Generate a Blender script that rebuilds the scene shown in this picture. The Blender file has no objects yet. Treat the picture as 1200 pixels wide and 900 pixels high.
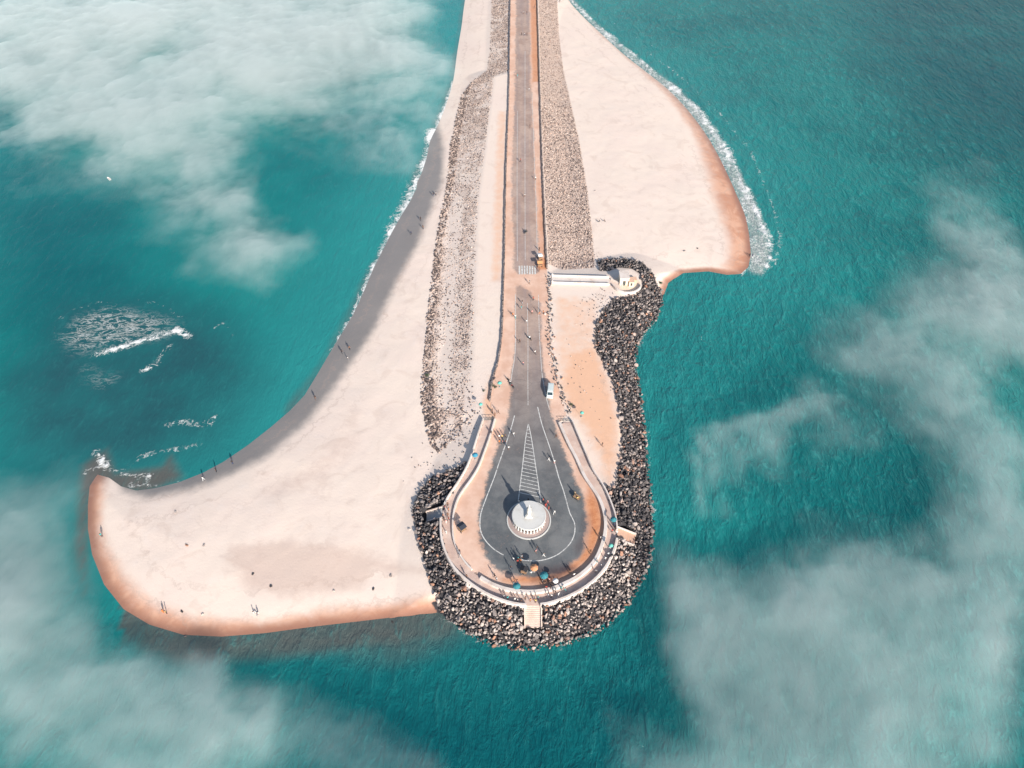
import bpy, bmesh, math, random
import numpy as np
from mathutils import Vector, Matrix, Quaternion
random.seed(11); rng = np.random.default_rng(11)
S = bpy.context.scene; COL = S.collection
R = math.radians
# ------------------------------------------------------------------ camera
H, TH, F = 165.0, R(48.7), 850.0
cam = bpy.data.cameras.new('camera'); co = bpy.data.objects.new('camera', cam); COL.objects.link(co)
cam.sensor_width = 36.0; cam.lens = 36.0 * F / 1200; cam.clip_start = 1; cam.clip_end = 60000
co.location = (0, 0, H); co.rotation_euler = (math.pi/2 - TH, 0, 0); S.camera = co
sT, cT = math.sin(TH), math.cos(TH)
def G(px, py, z=3.2):
    "photo pixel (1200x900) -> world point on the level z"
    u = (px-600)/F; v = (450-py)/F
    dy = cT + v*sT; dz = -sT + v*cT
    t = (z-H)/dz
    return (u*t, dy*t)
def GP(pts, z=3.2): return np.array([G(a, b, z) for a, b in pts])
def PX(x, y, z):
    d = y*cT - (z-H)*sT; v = (y*sT + (z-H)*cT)/d
    return 600+F*x/d, 450-F*v
def smooth_line(P, step=1.0, closed=False):
    P = np.asarray(P, float); n = len(P); out = []
    idx = range(n if closed else n-1)
    for i in idx:
        if closed: a, b, c, d = P[(i-1) % n], P[i], P[(i+1) % n], P[(i+2) % n]
        else: a, b, c, d = P[max(i-1, 0)], P[i], P[i+1], P[min(i+2, n-1)]
        k = max(1, int(np.linalg.norm(c-b)/step))
        for j in range(k):
            t = j/k
            out.append(0.5*((2*b)+(-a+c)*t+(2*a-5*b+4*c-d)*t*t+(-a+3*b-3*c+d)*t**3))
    if not closed: out.append(P[-1])
    return np.array(out)
# ------------------------------------------------------------------ field helpers
def dist_line(X, Y, P, closed=False):
    P = np.asarray(P); D = np.full(X.shape, 1e9)
    n = len(P)
    for i in range(n if closed else n-1):
        ax, ay = P[i]; bx, by = P[(i+1) % n]
        dx, dy = bx-ax, by-ay; L = dx*dx+dy*dy+1e-9
        t = np.clip(((X-ax)*dx+(Y-ay)*dy)/L, 0, 1)
        D = np.minimum(D, (X-ax-t*dx)**2+(Y-ay-t*dy)**2)
    return np.sqrt(D)
def inside(X, Y, P):
    P = np.asarray(P); n = len(P); r = np.zeros(X.shape, bool)
    for i in range(n):
        ax, ay = P[i]; bx, by = P[(i+1) % n]
        if ay == by: continue
        c = ((ay > Y) != (by > Y)) & (X < (bx-ax)*(Y-ay)/(by-ay)+ax)
        r ^= c
    return r
def sdf(X, Y, P):
    d = dist_line(X, Y, P, True)
    return np.where(inside(X, Y, P), d, -d)
def sst(x, a, b):
    t = np.clip((x-a)/(b-a), 0, 1); return t*t*(3-2*t)
def pmask(X, Y, P, w): return sst(sdf(X, Y, P), -w, w)
def vnoise(X, Y, s, seed=0):
    "smooth value noise in metres"
    r = np.random.default_rng(seed); T = r.random((256, 256))
    x = X/s; y = Y/s; xi = np.floor(x).astype(int); yi = np.floor(y).astype(int)
    fx = x-xi; fy = y-yi; fx = fx*fx*(3-2*fx); fy = fy*fy*(3-2*fy)
    a = T[xi % 256, yi % 256]; b = T[(xi+1) % 256, yi % 256]; c = T[xi % 256, (yi+1) % 256]; d = T[(xi+1) % 256, (yi+1) % 256]
    return (a*(1-fx)+b*fx)*(1-fy)+(c*(1-fx)+d*fx)*fy
# ------------------------------------------------------------------ object helpers
def tag(o, label=None, cat=None, group=None, kind=None):
    if label: o['label'] = label
    if cat: o['category'] = cat
    if group: o['group'] = group
    if kind: o['kind'] = kind
    return o
def link(name, me, mat=None, parent=None):
    o = bpy.data.objects.new(name, me); COL.objects.link(o)
    if mat is not None and len(me.materials) == 0:
        for m in (mat if isinstance(mat, (list, tuple)) else [mat]): me.materials.append(m)
    if parent: o.parent = parent
    return o
def empty(name, x, y, z, rz=0, label=None, cat=None, group=None):
    o = bpy.data.objects.new(name, None); COL.objects.link(o); o.location = (x, y, z); o.rotation_euler = (0, 0, rz)
    o.empty_display_size = 0.3
    return tag(o, label, cat, group)
def copy_tree(o, parent=None):
    c = o.copy(); COL.objects.link(c); c.parent = parent
    for ch in [k for k in o.children]: copy_tree(ch, c)
    return c
def npmesh(name, V, Fc, attrs=None, smooth=False):
    "V (n,3), Fc (m,k) uniform faces"
    me = bpy.data.meshes.new(name); V = np.asarray(V, np.float32); Fc = np.asarray(Fc, np.int32)
    m, k = Fc.shape
    me.vertices.add(len(V)); me.vertices.foreach_set('co', V.ravel())
    me.loops.add(m*k); me.loops.foreach_set('vertex_index', Fc.ravel())
    me.polygons.add(m); me.polygons.foreach_set('loop_start', np.arange(0, m*k, k, dtype=np.int32))
    me.polygons.foreach_set('use_smooth', np.full(m, smooth))
    me.update(calc_edges=True)
    for a, v in (attrs or {}).items():
        at = me.attributes.new(a, 'FLOAT', 'POINT'); at.data.foreach_set('value', np.asarray(v, np.float32).ravel())
    return me
class MB:
    def __init__(s): s.b = bmesh.new()
    def box(s, c, d, rz=0, taper=1.0, rx=0, ry=0):
        hx, hy, hz = d[0]/2, d[1]/2, d[2]/2
        M = Matrix.Translation(c) @ Matrix.Rotation(rz, 4, 'Z') @ Matrix.Rotation(ry, 4, 'Y') @ Matrix.Rotation(rx, 4, 'X')
        vs = []
        for z in (-1, 1):
            k = taper if z > 0 else 1
            for x, y in ((-1, -1), (1, -1), (1, 1), (-1, 1)): vs.append(s.b.verts.new(M @ Vector((x*hx*k, y*hy*k, z*hz))))
        for f in ((3, 2, 1, 0), (4, 5, 6, 7), (0, 1, 5, 4), (1, 2, 6, 5), (2, 3, 7, 6), (3, 0, 4, 7)): s.b.faces.new([vs[i] for i in f])
        return s
    def lathe(s, prof, n=24, c=(0, 0, 0), a0=0.0, axis=None):
        rings = []
        for r, z in prof:
            rings.append([Vector((r*math.cos(a0+2*math.pi*i/n), r*math.sin(a0+2*math.pi*i/n), z)) for i in range(n)])
        q = axis.to_track_quat('Z', 'Y').to_matrix().to_4x4() if axis is not None else Matrix.Identity(4)
        M = Matrix.Translation(c) @ q
        rv = [[s.b.verts.new(M @ p) for p in rg] for rg in rings]
        for a, b in zip(rv, rv[1:]):
            for i in range(n): s.b.faces.new((a[i], a[(i+1) % n], b[(i+1) % n], b[i]))
        if prof[0][0] > 1e-4: s.b.faces.new(rv[0][::-1])
        if prof[-1][0] > 1e-4: s.b.faces.new(rv[-1])
        return s
    def tube(s, p, q, r, r2=None, n=8):
        p = Vector(p); q = Vector(q); d = q-p
        return s.lathe([(r, 0), (r if r2 is None else r2, d.length)], n, p, axis=d)
    def torus(s, c, Rr, r, axis, n=20, m=6):
        q = Vector(axis).to_track_quat('Z', 'Y').to_matrix(); vs = []
        for i in range(n):
            a = 2*math.pi*i/n; row = []
            for j in range(m):
                b = 2*math.pi*j/m; k = Rr+r*math.cos(b)
                row.append(s.b.verts.new(Vector(c)+q @ Vector((k*math.cos(a), k*math.sin(a), r*math.sin(b)))))
            vs.append(row)
        for i in range(n):
            for j in range(m): s.b.faces.new((vs[i][j], vs[(i+1) % n][j], vs[(i+1) % n][(j+1) % m], vs[i][(j+1) % m]))
        return s
    def prism(s, prof, x0, x1):
        "profile in (y,z), extruded along x"
        a = [s.b.verts.new((x0, y, z)) for y, z in prof]; b = [s.b.verts.new((x1, y, z)) for y, z in prof]
        n = len(prof)
        for i in range(n): s.b.faces.new((a[i], a[(i+1) % n], b[(i+1) % n], b[i]))
        s.b.faces.new(a[::-1]); s.b.faces.new(b); return s
    def build(s, name, mat, parent=None, bevel=0, smooth=False):
        bmesh.ops.remove_doubles(s.b, verts=s.b.verts, dist=1e-5)
        if bevel: bmesh.ops.bevel(s.b, geom=list(s.b.edges), offset=bevel, segments=2, affect='EDGES', clamp_overlap=True)
        bmesh.ops.recalc_face_normals(s.b, faces=s.b.faces)
        if smooth:
            for f in s.b.faces: f.smooth = True
        me = bpy.data.meshes.new(name); s.b.to_mesh(me); s.b.free()
        return link(name, me, mat, parent)
def sweep(path, prof, side=None):
    "sweep a closed profile [(offset to the left of travel, z)] along a 2D path; ends capped"
    P = np.asarray(path, float); T = np.gradient(P, axis=0); T /= np.linalg.norm(T, axis=1)[:, None]+1e-9
    N = np.stack([-T[:, 1], T[:, 0]], 1)
    b = bmesh.new(); rings = []
    for p, nn in zip(P, N): rings.append([b.verts.new((p[0]+nn[0]*o, p[1]+nn[1]*o, z)) for o, z in prof])
    k = len(prof)
    for r0, r1 in zip(rings, rings[1:]):
        for i in range(k): b.faces.new((r0[i], r0[(i+1) % k], r1[(i+1) % k], r1[i]))
    b.faces.new(rings[0][::-1]); b.faces.new(rings[-1])
    bmesh.ops.recalc_face_normals(b, faces=b.faces)
    me = bpy.data.meshes.new('wall'); b.to_mesh(me); b.free(); return me
# ------------------------------------------------------------------ materials
class NT:
    def __init__(s, name):
        s.m = bpy.data.materials.new(name); s.m.use_nodes = True; s.t = s.m.node_tree; s.n = s.t.nodes; s.L = s.t.links
        s.n.clear(); s.out = s.n.new('ShaderNodeOutputMaterial')
        s.p = s.n.new('ShaderNodeBsdfPrincipled'); s.L.new(s.p.outputs[0], s.out.inputs[0])
        s.co = s.n.new('ShaderNodeTexCoord')
    def sock(s, i, v):
        if hasattr(v, 'is_output'): s.L.new(v, i)
        elif isinstance(v, (tuple, list)) and len(v) == 3 and i.type == 'RGBA': i.default_value = (*v, 1)
        else: i.default_value = v
    def node(s, t, ins=None, **kw):
        n = s.n.new(t)
        for k, v in kw.items(): setattr(n, k, v)
        for k, v in (ins or {}).items(): s.sock(n.inputs[k], v)
        return n
    def geo(s): return s.node('ShaderNodeNewGeometry').outputs['Position']
    def noise(s, scale, detail=4, rough=.55, vec=None, dist=0, out='Fac'):
        n = s.node('ShaderNodeTexNoise', {'Scale': scale, 'Detail': detail, 'Roughness': rough, 'Distortion': dist})
        s.L.new(vec if vec is not None else s.geo(), n.inputs['Vector']); return n.outputs[out]
    def map(s, vec, scale=(1, 1, 1), rot=(0, 0, 0), loc=(0, 0, 0)):
        return s.node('ShaderNodeMapping', {'Vector': vec, 'Scale': scale, 'Rotation': rot, 'Location': loc}).outputs[0]
    def math(s, op, a, b=0.0, c=0.0, clamp=False):
        n = s.node('ShaderNodeMath', operation=op, use_clamp=clamp)
        s.sock(n.inputs[0], a); s.sock(n.inputs[1], b)
        if op in ('MULTIPLY_ADD', 'SMOOTH_MIN', 'SMOOTH_MAX'): s.sock(n.inputs[2], c)
        return n.outputs[0]
    def rng(s, v, a, b, lo=0.0, hi=1.0, smooth=True):
        n = s.node('ShaderNodeMapRange', interpolation_type='SMOOTHSTEP' if smooth else 'LINEAR')
        for k, x in zip(('Value', 'From Min', 'From Max', 'To Min', 'To Max'), (v, a, b, lo, hi)): s.sock(n.inputs[k], x)
        return n.outputs[0]
    def mix(s, f, a, b, mode='MIX'):
        n = s.node('ShaderNodeMix', data_type='RGBA', blend_type=mode)
        s.sock(n.inputs[0], f); s.sock(n.inputs[6], a); s.sock(n.inputs[7], b); return n.outputs[2]
    def attr(s, name): return s.node('ShaderNodeAttribute', attribute_name=name).outputs['Fac']
    def bump(s, h, strength, dist=1.0, normal=None):
        n = s.node('ShaderNodeBump', {'Height': h, 'Strength': strength, 'Distance': dist})
        if normal is not None: s.L.new(normal, n.inputs['Normal'])
        return n.outputs[0]
    def done(s, col, rough=.9, normal=None, spec=.3):
        s.sock(s.p.inputs['Base Color'], col); s.sock(s.p.inputs['Roughness'], rough); s.sock(s.p.inputs['Specular IOR Level'], spec)
        if normal is not None: s.L.new(normal, s.p.inputs['Normal'])
        return s.m
def simple(name, col, rough=.7, var=.25, scale=2.0, spec=.3, metal=0):
    t = NT(name); n = t.noise(scale, 3, vec=t.co.outputs['Object'])
    c = t.mix(n, tuple(x*(1-var) for x in col), tuple(min(1, x*(1+var)) for x in col))
    t.p.inputs['Metallic'].default_value = metal
    return t.done(c, rough, spec=spec)
def concrete(name, col, stain, amt=.5):
    t = NT(name)
    a = t.noise(.35, 5); b = t.noise(3.0, 4)
    c = t.mix(t.rng(a, .45, .75), col, tuple(x*y for x, y in zip(col, stain)))
    c = t.mix(t.math('MULTIPLY', t.rng(b, .5, .8), amt), c, tuple(x*.62 for x in col))
    return t.done(c, .85, t.bump(b, .25, .05))
SAND = (.755, .63, .535)
# ------------------------------------------------------------------ traced outlines
shore_px = [(590,-330),(572,-200),(556,-60),(545,0),(541,30),(536,60),(531,95),(523,122),(513,147),(504,165),(500,185),(494,203),(489,213),(488,221),(480,237),(470,253),
 (461,269),(449,292),(437,316),(427,340),(414,368),(401,390),(388,411),(374,435),(357,463),(340,481),(318,500),(290,522),(262,541),(238,554),(210,565),(182,572),(160,575),(142,570),(128,560),
 (114,556),(105,570),(103,592),(103,620),(108,650),(122,685),(145,714),(175,732),(215,744),(260,746),(310,742),(370,734),(430,727),(480,721),(515,717),
 (530,728),(550,741),(580,752),(620,757),(665,750),(702,735),(737,700),(757,665),(763,625),(760,580),(755,540),(752,500),(748,460),(742,425),(745,402),(756,386),(768,371),(775,352),(783,331),(800,320),(830,318),(852,322),(868,321),(877,313),(880,298),
 (878,275),(873,252),(864,230),(853,205),(839,177),(825,154),(806,129),(782,104),(753,81),(729,62),(705,40),(681,17),(664,-3),(650,-30),(638,-90),(632,-200),(622,-330)]
SHORE = GP(shore_px, 0.0); SHORE = smooth_line(SHORE, 6, True)
outer_px = [(567,490),(561,508),(555,527),(548,546),(537,565),(525,583),(519,597),(517.5,612),(519,632),(525,650),(534,665),(547,678),(562,689),(577,697),(593,703),(609,706.5),(625,707),(641,705.5),(657,700.5),(673,693.5),(687,685),(699,675),(709,663),(716,650),(721,635),(722.5,620),(721,605),(717,592),(710,575),(703,563),(695,551),(686,530),(678,511),(670,492)]
inner_px = [(580,490),(575,508),(568,528),(561,546),(552,561),(543,573),(537,583),(532.5,596),(530.5,611),(531,627),(534,640),(541,653),(553,667),(569,679),(583,686),(599,690.5),(619,692.5),(634,691.5),(648,688.5),(661,683),(673,677),(686,667.5),(697,655),(704,640),(708,625),(709,612),(706.5,597),(701,583),(693,571),(685,559),(679,546),(675,537),(665,518),(655,495)]
OUT = smooth_line(GP(outer_px, 4.1), 1.2); INN = smooth_line(GP(inner_px, 3.8), 1.2)
bar_l = [(602,-300),(600,-60),(598,0),(596.5,100),(593,200),(591,300),(589.5,350),(588,390),(584,422),(577,447),(574,470)]
bar_r = [(663,486),(656,460),(649,430),(645,400),(643,350),(641,312),(638,250),(634,150),(629.5,0),(627,-60),(613,-300)]
BL = smooth_line(GP(bar_l), 3); BR = smooth_line(GP(bar_r), 3)
ROAD = np.vstack([BL, INN, BR])
plat_l = GP([(602,-300),(600,-60),(598,0),(597,85),(580,90),(575,130),(569,180),(562,230),(560,270),(558,330),(556,400),(553,440),(558,478),(563,488)], 3.1)
plat_r = GP([(712,574),(720,570),(722,560),(726,540),(728,510),(725,480),(718,450),(706,425),(697,410),(697,385),(705,365),(718,352),(722,346),(745,345),(750,335),(748,322),(738,316),(725,318),(712,322),(697,324),(660,321),(643,320),(641,310),(639,250),(634,150),(630,0),(627,-60),(613,-300)], 3.1)
io = len(OUT)
PLAT = np.vstack([plat_l, OUT[2:-14], plat_r])
rip_px = [(700,310),(712,306),(735,307),(752,312),(765,325),(773,343),(772,362),(762,378),(750,392),(744,405),(742,425),(748,460),(752,500),(755,540),(760,580),(763,625),(757,665),(737,700),(702,735),(665,750),(622,757),(575,751),(545,735),(522,715),(508,695),(498,665),(490,635),(483,602),(490,580),(505,562),(530,555),(548,546)]
RIP = np.vstack([GP(rip_px, .6), OUT[18:-14], GP([(712,574),(720,572),(722,560),(726,540),(728,510),(725,480),(718,450),(706,425),(697,410),(697,385),(705,365),(718,352),(726,349),(745,347),(752,335),(750,322),(740,316),(725,314),(712,318),(703,318)], 2.6)])
rubl = GP([(586,-250),(577,-60),(576,0),(574,60),(570,82),(552,95),(540,110),(533,140),(527,170),(525,200),(520,230),(512,270),(506,320),(500,370),(496,420),(492,460),(497,490),(505,520),(515,530),(530,518),(552,500),(558,484),(552,440),(555,400),(557,330),(559,270),(561,230),(568,180),(574,130),(579,92),(595,86),(597,0),(599,-60),(601,-250)], 2)
rubr = GP([(613,-250),(628,-60),(631,0),(635,150),(640,250),(643,312),(660,318),(697,314),(695,280),(688,220),(678,160),(670,125),(660,80),(655,40),(653,0),(648,-60),(632,-250)], 2)
asph = GP([(606,-300),(605,-60),(605,0),(603.5,100),(601,170),(600,250),(603,315),(604,340),(604,400),(601,430),(597,450),(596,487),(582,527),(568,567),(561,600),(560,635),(575,660),(590,672),(625,678),(660,669),(680,650),(688,615),(685,585),(671,552),(656,517),(646,485),(640,450),(636,420),(634,390),(633,330),(631,300),(629,250),(627,200),(625,150),(622,95),(620,0),(618,-60),(611,-300)])

# ------------------------------------------------------------------ land
def land_h(X, Y, fine=True):
    s = sdf(X, Y, SHORE)
    base = np.where(s > 0, 1.5*(1-np.exp(-s/11)), np.maximum(.14*s, -4))
    base = base + np.where(s > 4, (vnoise(X, Y, 9, 3)-.5)*.22+(vnoise(X, Y, 2.6, 4)-.5)*.06, 0)*np.clip(s/14, 0, 1)
    p = sdf(X, Y, PLAT)
    pl = np.where(p > 0, 3.12, 3.1+.165*p)
    pl = np.where(s > 0, np.minimum(pl, .45*s), -9)
    return np.maximum(base, pl), s, p
xs = np.arange(-122, 106, .6); ys = np.concatenate([np.arange(58, 462, .6), np.arange(463, 1000, 5.)])
X, Y = np.meshgrid(xs, ys)
Z, SD, SP = land_h(X, Y)
ring_in = sdf(X, Y, np.vstack([OUT, OUT[:1]]))
Z = np.where((SP > .4) & (sdf(X, Y, ROAD) > .3), 3.02, Z)
Z = np.where(ring_in > .3, 2.7, Z)
for q_ in ([(613,710),(636,710),(637,738),(612,738)], [(724,620),(732,613),(750,627),(742,641),(724,631)], [(494,598),(517,590),(517,608),(496,614)]):
    Z = np.where(sdf(X, Y, GP(q_, 2.5)) > -.2, np.minimum(Z, .5), Z)
wetgray = GP([(512,140),(520,175),(519,215),(509,238),(499,262),(488,292),(465,333),(446,374),(423,411),(398,447),(365,492),(313,537),(262,561),(223,576),(172,585),(145,575),(132,556),(200,556),(300,500),(380,410),(440,290),(485,210),(500,150)], .5)
a_gray = pmask(X, Y, wetgray, 4.5)*(.8+.2*vnoise(X, Y, 8, 50))
a_red = np.zeros(X.shape)
# bottom-left rim: damp red band along the edge of the spit
pxx, pyy = PX(X, Y, Z)
rim = dist_line(X, Y, GP([(110,560),(104,590),(103,620),(108,650),(122,685),(145,714),(175,732),(215,744),(260,746),(310,742),(370,734),(430,727),(480,721),(515,717)], 0))
wrim = np.interp(pxx, [100, 130, 200, 300, 420, 520], [3.6, 3.6, 3.6, 2.6, 3.2, 2.6])*(.75+.5*vnoise(X, Y, 11, 13))
a_red = np.maximum(a_red, 1.0-sst(rim, wrim*.05, wrim*2.1))
rr = dist_line(X, Y, GP([(664,-3),(705,40),(753,81),(782,104),(806,129),(825,154),(839,177),(853,205),(864,230),(873,252),(878,275),(880,298),(877,313)], 0))
wr_ = np.interp(pyy, [0, 60, 110, 160, 220, 300], [2.5, 3.5, 6, 9.5, 12.5, 12])*(.8+.4*vnoise(X, Y, 14, 12)); sr_ = np.interp(pyy, [0, 80, 150, 220], [.4, .5, .75, 1])
a_red = np.maximum(a_red, (1-sst(rr, wr_*.25, wr_*1.1))*sr_*(pxx > 640)*(pyy < 345))
r2_ = dist_line(X, Y, GP([(880,300),(868,321),(830,318),(800,320),(783,331),(775,352),(768,371)], 0)); a_red = np.maximum(a_red, (1-sst(r2_, .6, 3.6))*.9)
a_damp = pmask(X, Y, GP([(270,640),(330,632),(420,640),(455,655),(500,672),(440,672),(420,690),(330,700),(290,690),(265,660)], 1.2), 5)
a_damp = np.maximum(a_damp, .55*pmask(X, Y, GP([(405,470),(430,480),(425,530),(380,570),(320,590),(290,580),(350,545),(395,505)], 1.2), 5))
a_or = pmask(X, Y, GP([(665,410),(700,405),(716,455),(726,490),(724,540),(714,568),(700,530),(685,500),(668,484),(655,450)]), 4)*.95
a_or = np.maximum(a_or, .55*pmask(X, Y, GP([(650,345),(700,350),(700,400),(722,450),(728,500),(720,560),(680,500),(660,470),(650,430)]), 3))
a_or = np.maximum(a_or, .6*pmask(X, Y, GP([(583,130),(594,130),(592,260),(588,330),(575,330),(578,240)]), 2))
a_or = np.maximum(a_or, .8*pmask(X, Y, GP([(574,440),(600,430),(597,500),(582,500),(566,488),(565,470)]), 2))
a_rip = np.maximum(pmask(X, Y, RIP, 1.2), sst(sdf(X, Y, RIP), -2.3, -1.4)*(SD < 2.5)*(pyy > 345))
def dl(a, b, px, py, s=None, p=None):
    lx = np.interp(py, [-60, 85, 95, 140, 230, 320, 420, 520], [577, 572, 545, 533, 520, 506, 496, 505])
    rx = np.interp(py, [-60, 85, 95, 140, 230, 320, 420, 520], [598, 596, 578, 573, 561, 557, 554, 540])
    f = (px-lx)/(rx-lx)
    d = np.interp(f, [0, .18, .3, .5, .62, .9, 1], [1, .95, .5, .18, .7, .8, .25])
    d = np.where(py < 230, np.maximum(d, np.interp(py, [95, 230], [.95, .6])), d)
    d = np.where(py > 478, np.maximum(d, np.interp(f, [0, .55, .75, 1], [1, .95, .4, .15])), d)
    return d*np.interp(vnoise(a, b, 3, 9), [0, .35, .7, 1], [.35, .75, 1, 1])
a_rub = np.maximum(pmask(X, Y, rubl, 2)*dl(X, Y, pxx, pyy)*.75, pmask(X, Y, rubr, 1))
# no mask beneath the high wall left of the ring; the sun shades it
ny, nx = X.shape
I = np.arange(nx*ny).reshape(ny, nx)
Q = np.stack([I[:-1, :-1], I[:-1, 1:], I[1:, 1:], I[1:, :-1]], -1).reshape(-1, 4)
keep = (SD.ravel()[Q].max(1) > -9)
Q = Q[keep]
used = np.unique(Q); rem = np.full(nx*ny, -1); rem[used] = np.arange(len(used)); Q = rem[Q]
V = np.stack([X, Y, Z], -1).reshape(-1, 3)[used]
at = {k: v.ravel()[used] for k, v in dict(gray=a_gray, red=a_red, damp=a_damp, orange=a_or, rip=a_rip, rub=a_rub, sd=SD).items()}
t = NT('sand')
nl = t.noise(.05, 5, .6); nm = t.noise(.35, 5, .65); nf = t.noise(4.0, 3, .7)
str_ = t.noise(.12, 6, .62, dist=1.4)
c = t.mix(t.rng(nl, .35, .7), SAND, (.745, .61, .525))
c = t.mix(t.math('MULTIPLY', t.rng(str_, .52, .66), .45), c, (.62, .49, .41))
c = t.mix(t.math('MULTIPLY', t.rng(nm, .5, .8), .35), c, (.76, .67, .61))
def soft(a, amp=.5, lo=.3, hi=.7, n=None):
    return t.rng(t.math('ADD', t.attr(a), t.math('MULTIPLY', t.math('SUBTRACT', n if n is not None else nm, .5), amp)), lo, hi)
c = t.mix(t.math('MULTIPLY', soft('damp', .9, .25, .9), .62), c, (.55, .41, .34))
c = t.mix(t.math('MULTIPLY', t.math('MULTIPLY', soft('damp', .9, .25, .9), t.rng(nf, .62, .75)), .5), c, (.34, .24, .2))
c = t.mix(t.math('MULTIPLY', soft('orange', .8, .1, .95), .9), c, (.74, .43, .27))
edge = t.mix(t.rng(t.math('ADD', t.attr('sd'), t.math('MULTIPLY', nl, 3.)), 1.6, 5.), (.27, .11, .065), t.mix(t.rng(str_, .42, .62), (.52, .225, .12), (.68, .37, .235)))
c = t.mix(t.math('MULTIPLY', t.rng(t.math('ADD', t.attr('red'), t.math('ADD', t.math('MULTIPLY', t.math('SUBTRACT', nm, .5), .45), t.math('MULTIPLY', t.math('SUBTRACT', str_, .5), .5))), .08, 1.0), .9), c, edge)
c = t.mix(soft('gray', .4, .15, .8), c, t.mix(nl, (.205, .19, .18), (.32, .285, .26)))
c = t.mix(soft('rub', .4, .2, .8), c, t.mix(t.rng(nf, .4, .6), (.62, .485, .40), (.40, .295, .245)))
c = t.mix(soft('rip', .3, .3, .8), c, (.045, .042, .045))  # shade in the gaps between armour stones, painted as near-black ground
c = t.mix(t.math('MULTIPLY', t.rng(nf, .66, .74), .35), c, (.4, .28, .22))
tl = t.math('SINE', t.math('ADD', t.math('MULTIPLY', t.attr('sd'), .9), t.math('MULTIPLY', nm, 9.)))
tl = t.math('MULTIPLY', t.rng(tl, .86, 1.0), t.math('MULTIPLY', t.rng(t.attr('sd'), 26, 8), t.rng(t.attr('rip'), .5, 0)))
c = t.mix(t.math('MULTIPLY', tl, t.rng(nl, .4, .6, .05, .3)), c, (.42, .31, .25))
vx = t.rng(t.noise(.9, 5, .75), .60, .70, 0, .28)
c = t.mix(t.math('MULTIPLY', vx, t.rng(nl, .45, .6)), c, (.50, .38, .31))
wet = t.math('MAXIMUM', t.attr('gray'), t.attr('red'))
fp = t.node('ShaderNodeTexVoronoi', {'Vector': t.geo(), 'Scale': .9}).outputs['Distance']
hgt = t.math('ADD', t.math('MULTIPLY', nf, .5), t.math('ADD', nm, t.math('MULTIPLY', t.rng(fp, 0, .5), .25)))
M_sand = t.done(c, t.rng(wet, .2, .9, .95, .32), t.bump(hgt, .22, .22), .3)
land = link('beach_sand', npmesh('beach_sand', V, Q, at, True), M_sand)
tag(land, 'pale beach sand spit with wet rusty edges', None, None, 'structure')

# ------------------------------------------------------------------ water
wx = np.concatenate([[-40000, -9000, -2500, -1000, -650], np.arange(-440, 441, 1.7), [650, 1000, 2500, 9000, 40000]])
wy = np.concatenate([[-40000, -9000, -2000, -500, -100], np.arange(20, 520, 1.7), np.arange(522, 1000, 8), [1300, 2500, 9000, 50000]])
WX, WY = np.meshgrid(wx, wy)
off = -sdf(WX, WY, SHORE)
wpx, wpy = PX(WX, WY, np.zeros_like(WX))
ok = (WY > 20) & (WY < 700) & (abs(WX) < 500)
right = sst(dist_line(WX, WY, GP([(666,-3),(710,38),(760,78),(815,125),(850,175),(880,230),(899,275),(903,305),(890,325)], 0)), 60, 0)*ok
d_r = dist_line(WX, WY, GP([(668,-1),(710,38),(760,78),(815,125),(850,175),(880,230),(899,275),(903,300),(897,318)], 0))
wr = np.interp(wpy, [-40, 20, 100, 180, 250, 300, 325], [2., 2.6, 4, 6, 4.5, 3.2, 1.2])*((wpx > 640) & (wpy < 330))
d_l = dist_line(WX, WY, GP([(531,95),(523,122),(513,147),(504,165),(494,203),(489,213),(480,237),(470,253),(449,292),(437,316),(414,368),(388,411)], 0))
wl = np.interp(wpy, [80, 130, 160, 230, 300, 420], [.6, 1.6, 3.6, 3.4, 1.9, .8])*((wpx < 560) & (wpy < 430))
foamw = np.where(wpx > 620, wr*.68*(.2+1.3*vnoise(WX, WY, 9, 40)), wl*(.5+vnoise(WX, WY, 9, 41)))
foam = np.where(foamw > .2, 1-np.where(wpx > 620, d_r, d_l)/np.maximum(foamw, .2), -1)
foam = np.clip(foam, -1, .68)
wash = pmask(WX, WY, GP([(664,-3),(705,40),(753,81),(782,104),(806,129),(825,154),(839,177),(853,205),(864,230),(873,252),(878,275),(878,318),(893,322),(902,300),(899,275),(890,250),(880,230),(868,205),(850,175),(835,150),(815,125),(790,100),(760,78),(735,60),(710,38),(685,15),(670,-3)], 0), 1.2)
foam = np.maximum(foam, np.where(wash > .05, .34*wash, -1))
d_in = dist_line(WX, WY, GP([(664,-3),(705,40),(753,81),(782,104),(806,129),(825,154),(839,177),(853,205),(864,230),(873,252),(878,275),(880,298),(877,313),(868,321)], 0))
foam = np.maximum(foam, np.where((wpx > 640), .62-d_in/1.6, -1))
# foam round the armour stones
d_rip = dist_line(WX, WY, GP(rip_px[7:24], 0))
foam = np.maximum(foam, .25-d_rip/5.0)
d_sp = dist_line(WX, WY, GP([(150,571),(200,567),(225,562)], 0)); foam = np.maximum(foam, .34-d_sp/1.8)
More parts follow.
